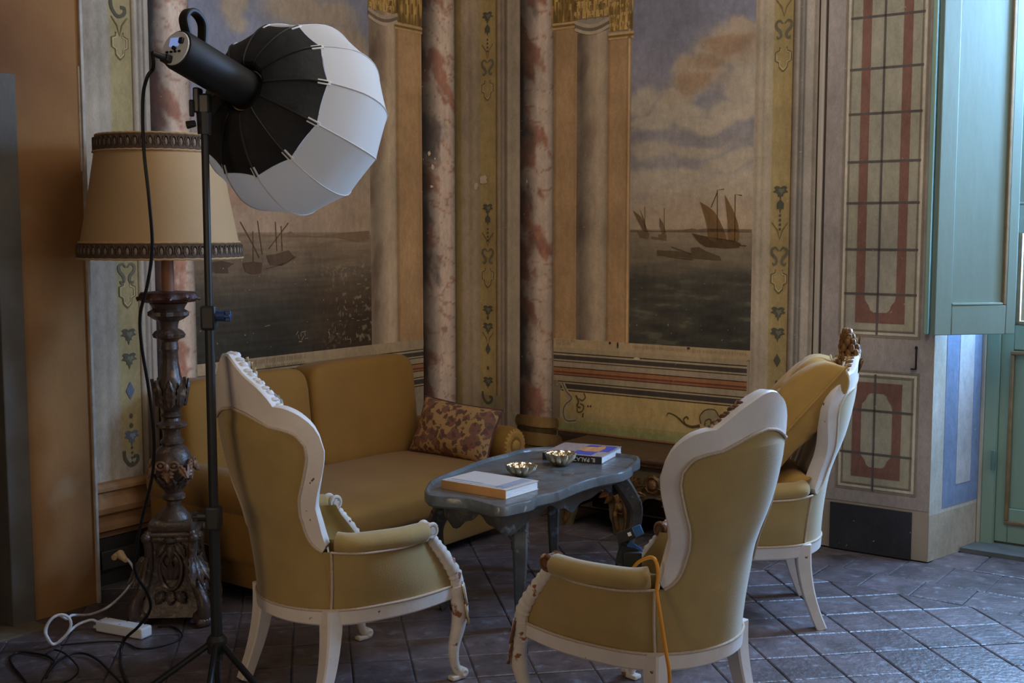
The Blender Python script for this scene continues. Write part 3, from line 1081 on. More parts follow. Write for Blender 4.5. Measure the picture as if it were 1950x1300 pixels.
QZP = (zL(0, 560) - qh) / 443.0


def sky_left(U, Z):
    x = 368 + (U - q0) / (q1 - q0) * 337
    y = 443 - (Z - qh) / QZP
    lay = lambda c: np.stack([np.full_like(x, float(k)) for k in c])
    t = sstep(150, 360, y)
    c = lay((86, 86, 94)) * (1 - t) + lay((112, 94, 78)) * t
    m = .85 * sstep(0.16, 0.7, cloud_field(x, y, [(440, 20, 26, 40, 1), (455, 60, 22, 26, .8), (545, 10, 60, 34, 1), (620, 20, 60, 34, .9), (660, 70, 60, 40, 1), (590, 60, 20, 16, .6),
                                           (640, 180, 90, 60, 1), (500, 330, 120, 40, 1), (680, 300, 60, 60, 1)], 23))
    c = c * (1 - m) + lay((112, 97, 80)) * m
    rd = sstep(0.5, 0.68, fbm(x / 60, y / 50, 4, 37)) * sstep(220, 320, y) * 0.4
    c = c * (1 - rd) + lay((112, 78, 60)) * rd
    gy = sstep(610, 700, x) * sstep(60, 10, y)
    c = c * (1 - .3 * gy) + lay((84, 84, 92)) * .3 * gy
    s = (y - 443) / (672 - 443)
    rip = fbm(x / 60, y / 5, 4, 33) - .5
    dk = np.interp(s + 0.10 * (fbm(x / 70, y / 40, 4, 18) - .5), [0, 0.10, 0.30, 0.44, 0.62, 0.8, 1], [0.0, 0.06, 0.30, 0.62, 0.84, 0.95, 1])
    br = sstep(520, 640, x) * sstep(.3, .5, s)
    sc = lay((94, 78, 62)) * (1 - dk) + (lay((36, 34, 29)) * (1 - br) + lay((42, 33, 25)) * br) * dk
    sc = sc * (1 + 0.30 * rip)
    fl = sstep(0.66, 0.72, fbm(x / 7, y / 9, 3, 61)) * sstep(560, 680, x) * sstep(.22, .3, s) * 0.5
    sc = sc * (1 - fl) + lay((118, 104, 84)) * fl
    sea = (y > 443).astype(float)
    return c * (1 - sea) + sc * sea


coat(wall_left, 'painted_seascape', q0, q1, QZ0, TOP, sky_left, 0.004, 200, 430)
ship(wall_left, LW, [[(455, 446), (530, 447), (545, 443), (553, 440), (560, 446), (600, 450), (650, 443), (702, 439), (702, 456), (680, 460), (640, 452), (455, 448)]], [], (84, 68, 52), name='painted_shore')
ship(wall_left, LW, [[(460, 500), (466, 518), (480, 522), (496, 520), (498, 500), (480, 498)], [(505, 486), (512, 504), (535, 506), (560, 490), (548, 476), (535, 480), (520, 484)]],
     [[(456, 422), (480, 465), (492, 490)], [(489, 420), (498, 484)], [(523, 422), (526, 478)], [(534, 430), (536, 478)], [(548, 424), (510, 474)], [(480, 440), (481, 500)],
      [(505, 512), (545, 500), (562, 488)]], (60, 47, 36), 0.006)
ship(wall_left, LW, [[(396, 500), (420, 496), (444, 502), (432, 510), (434, 520), (410, 520), (396, 514)]], [], (58, 46, 36))
fl_ = []
rr = random.Random(12)
for (cx, cy, n_, w_, h_) in ((640, 512, 26, 60, 10), (668, 595, 16, 40, 26), (650, 628, 14, 55, 22), (575, 640, 8, 20, 18), (505, 625, 2, 4, 6)):
    for k in range(n_):
        x, y = cx + rr.uniform(-w_, w_) / 1.6, cy + rr.uniform(-h_, h_)
        if x > 698:
            continue
        l_ = rr.uniform(2, 9)
        a = rr.choice((rr.uniform(-.4, .4), rr.uniform(1, 2.1)))
        fl_ += stroke([LW(x, y), LW(x + l_ * math.cos(a), y + l_ * math.sin(a))], rr.uniform(.0025, .006))
decal(wall_left, 'painted_flaking', fl_, (88, 78, 64), 0.0055)
# order at the right of the left seascape
e0, e1, e2, e3 = uL(705), uL(755), uL(804), uL(866)
zq = zL(662, 750)
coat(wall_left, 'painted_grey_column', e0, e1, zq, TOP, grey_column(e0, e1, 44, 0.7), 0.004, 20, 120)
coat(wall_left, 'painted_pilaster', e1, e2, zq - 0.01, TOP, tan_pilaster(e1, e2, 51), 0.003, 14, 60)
capital(wall_left, uL(704), uL(760), zL(22, 730), TOP, 15, ribs=5)
capital(wall_left, uL(752), uL(805), zL(46, 778), TOP, 18, 'painted_entablature', 4)
for k, cc in enumerate(((128, 104, 68), (82, 64, 40), (124, 100, 66))):
    z = zL(48, 778) - 0.012 * k
    vstrip(wall_left, 'painted_necking', uL(754), uL(805), z - 0.012, z, cc, 0.007 - 0.0005 * k)
for k, cc in enumerate(((114, 100, 82), (76, 66, 54), (120, 106, 88))):
    zz = zL(28, 730) - 0.018 * k
    decal(wall_left, 'painted_necking', stroke([(e0 - 0.005 + (e1 - e0 + 0.02) * i / 12, zz - 0.03 * math.sin(PI * i / 12) + .015) for i in range(13)], 0.019), cc, 0.0085 - .0004 * k)
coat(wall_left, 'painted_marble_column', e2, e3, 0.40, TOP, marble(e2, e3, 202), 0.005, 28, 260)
vstrip(wall_left, 'painted_edge', e3, 0.0, 0.2, TOP, [(0, (46, 36, 28)), (0.5, (60, 50, 34)), (1, (80, 68, 44))], 0.003)
coat(wall_left, 'painted_ledge', q0, e2, 0.882, QZ0, (108, 94, 74), 0.0045)
STRK = []
rr = random.Random(5)
for (a, b, z, hh) in ((398, 578, 0.905, .013), (500, 575, 0.872, .009)):
    u = uL(a)
    while u < uL(b):
        h = hh * rr.uniform(.8, 1.05)
        STRK.append([(u, z - h), (u + 0.003, z - h), (u + 0.003, z + h), (u, z + h)])
        u += rr.choice((0.009, 0.010, 0.016))
decal(wall_left, 'painted_inscription', STRK, (76, 62, 44), 0.0055)
for a, b, c in DADO:
    coat(wall_left, 'painted_dado_line', q0, e2, a, min(b, 0.884), c, 0.0035)
coat(wall_left, 'painted_dado_field', q0, e2, 0.2, 0.652, (98, 88, 74), 0.003)
uC = uL(238)
Cm = [('curl', 20, 232), ('vee', 52, 233), ('cart', 88, 233), ('lyre', 520, 237), ('cart', 560, 238), ('leaf', 634, 250), ('leaf', 680, 252), ('gem', 742, 257), ('dot', 790, 258),
      ('dot', 808, 259), ('leaf', 826, 259), ('dots', 850, 260), ('curl', 872, 255)]
for kind, py, px in Cm:
    motif(wall_left, kind, uC + (0.0), zL(py, px), 0.041, BLUEC if kind in ('gem', 'leaf') and py > 700 else LEAFC)
for (wl, fn_, x, y, sx_p, sy_p) in ((wall_right, RW, 922, 343, 9, 10), (wall_right, RW, 908, 354, 5, 7), (wall_left, LW, 815, 292, 3, 5), (wall_left, LW, 822, 318, 3, 7), (wall_left, LW, 826, 302, 2, 3),
                                    (wall_left, LW, 820, 355, 4, 3), (wall_right, RW, 1005, 345, 1, 4), (wall_right, RW, 1213, 683, 8, 3)):
    rq = random.Random(x)
    decal(wl, 'painted_loss', [[fn_(x + sx_p * rq.uniform(.6, 1.1) * math.cos(2 * PI * i / 11), y + sy_p * rq.uniform(.6, 1.1) * math.sin(2 * PI * i / 11)) for i in range(11)]], (132, 120, 100), 0.0085)
# moulded rail and dark plinth at the foot of the left wall
prof = [(0, 0.455), (-0.03, 0.45), (-0.045, 0.435), (-0.045, 0.42), (-0.03, 0.41), (-0.028, 0.39), (-0.05, 0.375), (-0.065, 0.35), (-0.06, 0.325), (-0.04, 0.31), (-0.038, 0.285), (-0.058, 0.27),
        (-0.06, 0.25), (-0.03, 0.235), (-0.03, 0.215), (0, 0.21)]
g = G().loft([[(u, y, z) for y, z in prof] for u in (-2.655, -0.002)])
obj('baseboard_rail', g, mat('rail_paint', pc(92, 66, 42), 0.7, var=0.25, scale=6, bump=0.15, spots=[(pc(118, 96, 72), 5, .56, .7)]), wall_left, sharp=30)
g = G().box((-1.33, -0.012, 0.105), (2.65, 0.024, 0.21))
obj('plinth', g, mat('plinth_dark', pc(28, 25, 23), 0.7, var=0.2), wall_left)
su, sz = LW(220, 1057)
g = G().box((su, -0.034, sz), (0.20, 0.02, 0.085), 0.005)
obj('socket_plate', g, mat('socket_grey', pc(36, 33, 30), 0.5), wall_left)

# ======== door recess on the right: splayed reveal, painted; glazed door; shutter
REV = Vector((2.95 - 2.833, 0.49, 0))
RL = REV.length
ang = math.atan2(0.49, 0.117)
rev = bpy.data.objects.new('wall_reveal', None)
COL.objects.link(rev)
rev.matrix_world = M_RW @ Matrix.Translation((2.833, 0, 0)) @ Matrix.Rotation(ang, 4, 'Z')
rev['kind'] = 'structure'


def reveal_coat(name, a, b, z0, z1, col, off=0.002):
    gg = G()
    gg.box(((a + b) / 2 * RL, off / 2, (z0 + z1) / 2), ((b - a) * RL, off, z1 - z0))
    gg.tf(Matrix.Scale(-1, 4, (0, 1, 0)))
    gg.c = [pc(*col)] * len(gg.v)
    return obj(name, gg, FR, rev)


reveal_coat('painted_white_ground', 0.0, 1.0, 0.22, 3.3, (112, 110, 104), 0.003)
reveal_coat('painted_plaster_foot', 0.0, 1.0, 0.0, 0.22, (104, 96, 84), 0.003)
reveal_coat('painted_blue_band', 0.22, 0.93, 0.24, 3.3, (74, 84, 102), 0.0045)
reveal_coat('painted_pale_panel', 0.45, 0.72, 0.34, 3.3, (108, 108, 110), 0.006)

DV = 0.47
green = mat('green_door_paint', pc(82, 98, 86), 0.5, var=0.10, scale=5, bump=0.08, bscale=40, stretch=(1, 1, .3))
gilt_line = mat('brown_moulding', pc(78, 64, 44), 0.5, var=0.2, scale=20)
door = bpy.data.objects.new('door_1', None)
COL.objects.link(door)
door.matrix_world = M_RW
door['kind'] = 'structure'
d0, dm, d1 = 2.955, 3.485, 4.015
ZG = 1.10                                       # glass starts here


def door_piece(name, u0, u1, z0, z1, v, t, m=green, bev=0.004, par=None):
    return obj(name, G().box(((u0 + u1) / 2, v + t / 2, (z0 + z1) / 2), (u1 - u0, t, z1 - z0), bev), m, par or door)


door_piece('door_jamb', d0, d0 + 0.06, 0.0, 3.32, DV - 0.03, 0.09)
door_piece('door_jamb', d1 - 0.06, d1, 0.0, 3.32, DV - 0.03, 0.09)
door_piece('door_head', d0, d1, 3.22, 3.35, DV - 0.03, 0.09)
glass = bpy.data.materials.new('window_glass')
glass.use_nodes = True
_n, _l = glass.node_tree.nodes, glass.node_tree.links
_t, _gl, _mx = _n.new('ShaderNodeBsdfTransparent'), _n.new('ShaderNodeBsdfGlossy'), _n.new('ShaderNodeMixShader')
_t.inputs[0].default_value = (0.92, 0.97, 0.97, 1)
_gl.inputs['Roughness'].default_value = 0.03
_mx.inputs[0].default_value = 0.08
_l.new(_t.outputs[0], _mx.inputs[1])
_l.new(_gl.outputs[0], _mx.inputs[2])
_l.new(_mx.outputs[0], _n['Material Output'].inputs[0])
for a, b in ((d0 + 0.06, dm), (dm + 0.004, d1 - 0.06)):
    wa, wb = (0.06, 0.05) if a < dm else (0.05, 0.10)
    door_piece('door_stile', a, a + wa, 0.03, 3.22, DV, 0.045)
    door_piece('door_stile', b - wb, b, 0.03, 3.22, DV, 0.045)
    a, b = a + wa - 0.10, b - wb + 0.10
    door_piece('door_rail', a + 0.10, b - 0.10, 0.03, 0.20, DV, 0.045)
    door_piece('door_rail', a + 0.10, b - 0.10, 0.98, ZG, DV, 0.045)
    door_piece('door_rail', a + 0.10, b - 0.10, 3.10, 3.22, DV, 0.045)
    pn = door_piece('door_panel', a + 0.10, b - 0.10, 0.20, 0.98, DV + 0.014, 0.02)
    gg = G()
    pa = a + .085 if a < 3.2 else a + .10
    for (x0, x1, y0, y1) in ((pa, b - .10, .12, .14), (pa, b - .10, .955, .975), (pa, pa + .02, .14, .955), (b - .12, b - .10, .14, .955)):
        gg.box(((x0 + x1) / 2, DV - 0.002, (y0 + y1) / 2), (x1 - x0, 0.02, y1 - y0), 0.006)
    obj('panel_moulding', gg, gilt_line, pn)
    gg = G()
    for (x0, x1, y0, y1) in ((a + .10, b - .10, ZG, ZG + .02), (a + .10, a + .12, ZG, 3.1), (b - .12, b - .10, ZG, 3.1)):
        gg.box(((x0 + x1) / 2, DV + 0.01, (y0 + y1) / 2), (x1 - x0, 0.03, y1 - y0), 0.005)
    obj('glazing_bead', gg, gilt_line, door)
    for (z0_, z1_p) in ((ZG, 1.76), (1.79, 2.43), (2.46, 3.10)):
        door_piece('pane', a + 0.11, b - 0.11, z0_, z1_p, DV + 0.02, 0.005, glass, 0)
    for zz in (1.775, 2.445):
        door_piece('glazing_bar', a + 0.10, b - 0.10, zz - 0.015, zz + 0.015, DV + 0.005, 0.035)
g = G().box((d0 + 0.055, DV - 0.045, 0.44), (0.02, 0.02, 0.10), 0.004)
obj('hinge', g, mat('hinge_iron', pc(60, 78, 72), 0.5, metal=0.3), door)
g = G().prism([(2.91, 0.27), (4.06, 0.27), (4.015, 0.62), (2.955, 0.62)], 0.0, 0.022)
o = obj('door_sill', g, mat('sill_stone', pc(54, 56, 54), 0.6, var=0.2, scale=12, bump=0.2), door)
# light edge of plaster beside the jamb
door_piece('plaster_lip', d0 - 0.016, d0, 0.02, 3.3, DV - 0.045, 0.06, mat('lip', pc(112, 108, 98), .8))

# shutter: two hinged leaves folded back over the reveal
shut_paint = mat('shutter_paint', pc(74, 85, 78), 0.45, var=0.06, scale=5, bump=0.10, bscale=30, stretch=(1, 1, .3))


def shutter_leaf(name, A, B, z0, z1, label):
    a, b = Vector(A), Vector(B)
    w = (b - a).length
    th = 0.036
    root = thing(name, label, 'shutter')
    root.matrix_world = M_RW @ Matrix.Translation((A[0], A[1], z0)) @ Matrix.Rotation(math.atan2(b.y - a.y, b.x - a.x), 4, 'Z')
    H_ = z1 - z0
    st = 0.085 if w > .2 else .02

    def pce(nm, x0, x1, y0, y1, zz0, zz1, m=shut_paint, bev=0.004):
        return obj(nm, G().box(((x0 + x1) / 2, (y0 + y1) / 2, (zz0 + zz1) / 2), (x1 - x0, y1 - y0, zz1 - zz0), bev), m, root)
    pce('stile', 0, st, -th, 0, 0, H_)
    pce('stile', w - st * 0.6, w, -th, 0, 0, H_)
    pce('rail', st, w - st * 0.6, -th, 0, 0, 0.135)
    pce('rail', st, w - st * 0.6, -th, 0, H_ - 0.14, H_)
    pce('panel', st, w - st * 0.6, -th + 0.014, -0.008, 0.135, H_ - 0.14, bev=0)
    pce('bead', w - st * 0.6 - 0.016, w - st * 0.6, -th - 0.002, -th + 0.016, 0.135, H_ - 0.14, gilt_line)
    pce('bead', st, w - st * 0.6 - 0.016, -th - 0.002, -th + 0.016, 0.135, 0.147)
    return root


shutter_leaf('window_shutter', (2.822, -0.035), (3.10, 0.27), 1.075, 3.25, 'pale blue-green panelled shutter folded over the painted reveal')
g = G().box((2.802, -0.012, 2.16), (0.022, 0.06, 2.17), 0.006)
obj('shutter_stop', g, green, door)

shutter_leaf('window_shutter', (3.055, 0.41), (3.145, 0.455), 1.54, 3.25, 'narrow green shutter leaf folded over the door glass')

# ------------------------------------------------------------------ floor of clay tiles
floor = struct(obj('floor', G().prism([(-8, -7), (9, -7), (9, 9), (-8, 9)], -0.12, -0.007), mat('floor_mortar', pc(58, 58, 62), 0.8, var=0.3, scale=30)))
terra = mat('clay_tile', pc(57, 50, 51), 0.40, var=0.34, scale=11, bump=0.5, bscale=46, spots=[(pc(74, 73, 76), 16, .58, .72), (pc(42, 37, 36), 5, .54, .70)], spec=0.7, coat=0.0, rand=0.22)


def clip(poly, n, d):
    """Keep the side n.p <= d."""
    out = []
    m = len(poly)
    for i in range(m):
        p, q = poly[i], poly[(i + 1) % m]
        a, b = p[0] * n[0] + p[1] * n[1] - d, q[0] * n[0] + q[1] * n[1] - d
        if a <= 0:
            out.append(p)
        if a * b < 0:
            t = a / (a - b)
            out.append((p[0] + (q[0] - p[0]) * t, p[1] + (q[1] - p[1]) * t))
    return out


def shrink(poly, g_):
    m = len(poly)
    ar = sum(poly[i][0] * poly[(i + 1) % m][1] - poly[(i + 1) % m][0] * poly[i][1] for i in range(m)) / 2
    if abs(ar) < 0.002:
        return None
    if ar < 0:
        poly = poly[::-1]
    out = poly
    for i in range(m):
        p, q = poly[i], poly[(i + 1) % m]
        dx, dy = q[0] - p[0], q[1] - p[1]
        L_ = math.hypot(dx, dy)
        if L_ < 1e-5:
            continue
        n = (dy / L_, -dx / L_)
        out = clip(out, n, n[0] * p[0] + n[1] * p[1] - g_)
        if len(out) < 3:
            return None
    return out


TS = 0.213
fa = math.radians(9.7)
fx, fy = Vector((math.cos(fa), math.sin(fa), 0)), Vector((-math.sin(fa), math.cos(fa), 0))
F0 = GP(1030 * 0.3077 + 1350, 715 * 0.3077 + 1020)
tiles = []
cwall = CORNER.x * LX.x + CORNER.y * LX.y
for i in range(-22, 14):
    for j in range(-16, 16):
        p0 = F0 + fx * (i * TS) + fy * (j * TS)
        q = [p0, p0 + fx * TS, p0 + fx * TS + fy * TS, p0 + fy * TS]
        poly = [(p.x, p.y) for p in q]
        poly = clip(poly, (LX.x, LX.y), cwall - 0.562)
        if len(poly) < 3:
            continue
        poly = clip(poly, (NL.x, NL.y), CORNER.x * NL.x + CORNER.y * NL.y - 0.0)
        if len(poly) >= 3:
            tiles.append(poly)
for (v0, v1, du, ph) in ((-0.562, -0.32, 0.222, 0.04), (-0.32, -0.02, 0.212, 0.0), (-0.02, 0.275, 0.23, 0.06)):
    for k in range(-1, 22):
        u0 = k * du + ph
        u1 = u0 + du
        if v0 > -0.1:
            u0, u1 = max(u0, 2.84), min(u1, 4.12)
            if u1 - u0 < 0.03:
                continue
        if u1 > 4.9 or u0 < 0:
            continue
        tiles.append([((CORNER + RX * a + LX * b).x, (CORNER + RX * a + LX * b).y) for a, b in ((u0, v0), (u1, v0), (u1, v1), (u0, v1))])


def tile_mesh(poly, G_):
    pl = shrink(poly, 0.0026)
    if not pl or len(pl) < 3:
        return None
    cx = sum(p[0] for p in pl) / len(pl)
    cy = sum(p[1] for p in pl) / len(pl)
    tx, ty, h = random.uniform(-.006, .006), random.uniform(-.006, .006), random.uniform(-.0018, .0012)
    top = [(x, y, h + (x - cx) * tx + (y - cy) * ty - 0.003) for x, y in pl]
    ins = [(cx + (x - cx) * 0.955, cy + (y - cy) * 0.955, h + (x - cx) * tx + (y - cy) * ty) for x, y in pl]
    G_.loft([[(x, y, -0.02) for x, y in pl], top, ins], cap0=False)
    return cx, cy


def vis(cx, cy):
    f = cy * math.cos(PITCH) + EYE * math.sin(PITCH)
    if cy < 2.5:
        return 0
    d = Vector((cx, cy, -EYE))
    ff = d.y * math.cos(PITCH) - d.z * math.sin(PITCH)
    x, y = 975 + FOC * d.x / ff, 650 - FOC * (d.y * math.sin(PITCH) + d.z * math.cos(PITCH)) / ff
    if not (-60 < x < 2010 and y < 1345):
        return 0
    return 1 + max(0, x - 300) / 2000.0


cand = []
for t_ in tiles:
    cx = sum(p[0] for p in t_) / len(t_)
    cy = sum(p[1] for p in t_) / len(t_)
    s_ = vis(cx, cy)
    cand.append((s_, t_))
cand.sort(key=lambda q: -q[0])
rest = G()
n_t = 0
for s_, t_ in cand:
    if s_ > 0 and n_t < 295:
        gg = G()
        if tile_mesh(t_, gg):
            obj('tile', gg, terra, floor, sharp=20)
            n_t += 1
    else:
        tile_mesh(t_, rest)
if rest.v:
    o = obj('tiles_beyond', rest, terra, floor, sharp=20)
    o['kind'] = 'stuff'
g = G().prism([(-4.2, PV - 0.12), (-2.97, PV - 0.12), (-2.97, PV + 0.25), (-4.2, PV + 0.25)], -0.05, 0.008)
g.tf(M_LW)
obj('threshold_stone', g, mat('threshold', pc(70, 60, 46), 0.7, var=0.25, scale=10, bump=0.3), floor)

# ------------------------------------------------------------------ furniture materials
velvet = mat('gold_velvet', pc(101, 85, 52), 0.8, var=0.10, scale=6, bump=0.12, bscale=240, sheen=0.5, spec=0.2)
sofa_cloth = mat('sofa_velvet', pc(86, 61, 25), 0.75, var=0.10, scale=4, bump=0.10, bscale=220, sheen=0.15, spec=0.2)
cream_paint = mat('worn_white_paint', pc(136, 131, 127), 0.45, var=0.07, scale=10, bump=0.08, bscale=40,
                  spots=[(pc(70, 44, 30), 24, .715, .735)])
cream_worn = mat('carved_white_paint', pc(130, 125, 119), 0.45, var=0.12, scale=22, bump=0.1, bscale=60, spots=[(pc(86, 52, 34), 20, .62, .66)])
bare_wood = mat('bare_brown_wood', pc(66, 42, 28), 0.5, var=0.3, scale=24, bump=0.15, spots=[(pc(122, 104, 82), 28, .56, .62)])
gimp = mat('gimp_braid', pc(126, 114, 100), 0.8, var=0.12, scale=180, bump=0.5, bscale=420)
gold_leaf = mat('worn_gilding', pc(104, 84, 52), 0.42, metal=0.35, var=0.4, scale=40, spots=[(pc(52, 36, 24), 30, .52, .6)])
dark_gilt = mat('dark_gilding', pc(72, 50, 28), 0.40, metal=0.35, var=0.5, scale=36, spots=[(pc(112, 88, 52), 30, .58, .68)])

# ------------------------------------------------------------------ the armchairs
ZK = [0.20, 0.30, 0.45, 0.60, 0.75, 0.90, 1.05, 1.25]
YC = [-0.312, -0.315, -0.324, -0.348, -0.403, -0.437, -0.452, -0.485]
_zc = curve(list(zip(ZK, YC)), 10)
_zx, _zy = [p[0] for p in _zc], [p[1] for p in _zc]
BB = 0.24


def a_of(z):
    return interp(z, [0.30, 0.55], [0.262, 0.31])


def S(th, z, d=0.0):
    """Point of the chair back's outer skin: th round the back, z up, d outwards."""
    a = a_of(z)
    x, y = a * math.sin(th), interp(z, _zx, _zy) + BB * (1 - math.cos(th))
    nx, ny = math.sin(th) / a, -math.cos(th) / BB
    L_ = math.hypot(nx, ny)
    return Vector((x + nx / L_ * d, y + ny / L_ * d, z))


RAIL0, RAIL1 = 0.288, 0.338
THE = 1.40


def front_y(z):
    return interp(z, [0.26, 0.35, 0.40, 0.46, 0.52, 0.57], [0.235, 0.240, 0.222, 0.180, 0.135, 0.110])


def plan(s, z, d=0.0):
    """Half outline of the tub, s from 0 (middle of the back) to 1 (front post), right-hand side."""
    if s <= 0.55:
        return S(s / 0.55 * THE, z, d)
    p = S(THE, z, 0)
    f = Vector((0.268, front_y(z), z))
    t = (s - 0.55) / 0.45
    q = p.lerp(f, t)
    q.x += 0.022 * math.sin(PI * t)
    e = (f - p).normalized()
    return q + Vector((e.y, -e.x, 0)) * d


def mx(p, sg):
    return Vector((p.x * sg, p.y, p.z))


OUT_FULL = [(0.0, 1.168), (.07, 1.164), (.14, 1.142), (.26, 1.106), (.43, 1.070), (.56, 1.030), (.60, 1.012), (.70, 1.010), (.80, 1.001), (.90, .987), (1.04, .955), (1.12, .915), (1.145, .872), (1.11, .830),
            (1.03, .778), (.93, .724), (.86, .683), (.84, .640), (.83, .600), (.845, .556)]
OUT_CUT = [(0.0, 1.104), (.10, 1.100), (.20, 1.087), (.34, 1.066), (.46, 1.042), (.56, 1.020), (.62, 1.008), (.71, 1.006), (.80, .999), (.90, .987), (1.04, .955), (1.12, .915), (1.145, .872), (1.11, .830),
           (1.03, .778), (.93, .724), (.86, .683), (.84, .640), (.83, .600), (.845, .556)]
OUT_LOW = [(t, 1.008 + (z - 1.008) * (.62 if t < .6 else 1)) for t, z in OUT_CUT]
INN = [(0.0, .992), (.20, .982), (.39, .962), (.54, .944), (.69, .937), (.83, .922), (.92, .888), (.915, .847), (.81, .772), (.70, .710), (.64, .655), (.64, .594), (.70, .555), (.80, .535)]


def resample(pts, n):
    c = curve(pts, 12)
    d = [0]
    for i in range(1, len(c)):
        d.append(d[-1] + math.hypot(c[i][0] - c[i - 1][0], c[i][1] - c[i - 1][1]))
    return [(interp(d[-1] * k / n, d, [p[0] for p in c]), interp(d[-1] * k / n, d, [p[1] for p in c])) for k in range(n + 1)]


def matched(out, inn, kout, kin, n=10):
    O_, I_ = [], []
    for (a, b), (c, d) in zip(zip(kout[:-1], kout[1:]), zip(kin[:-1], kin[1:])):
        o, i = resample(out[a:b + 1], n), resample(inn[c:d + 1], n)
        if O_:
            o, i = o[1:], i[1:]
        O_ += o
        I_ += i
    return O_, I_


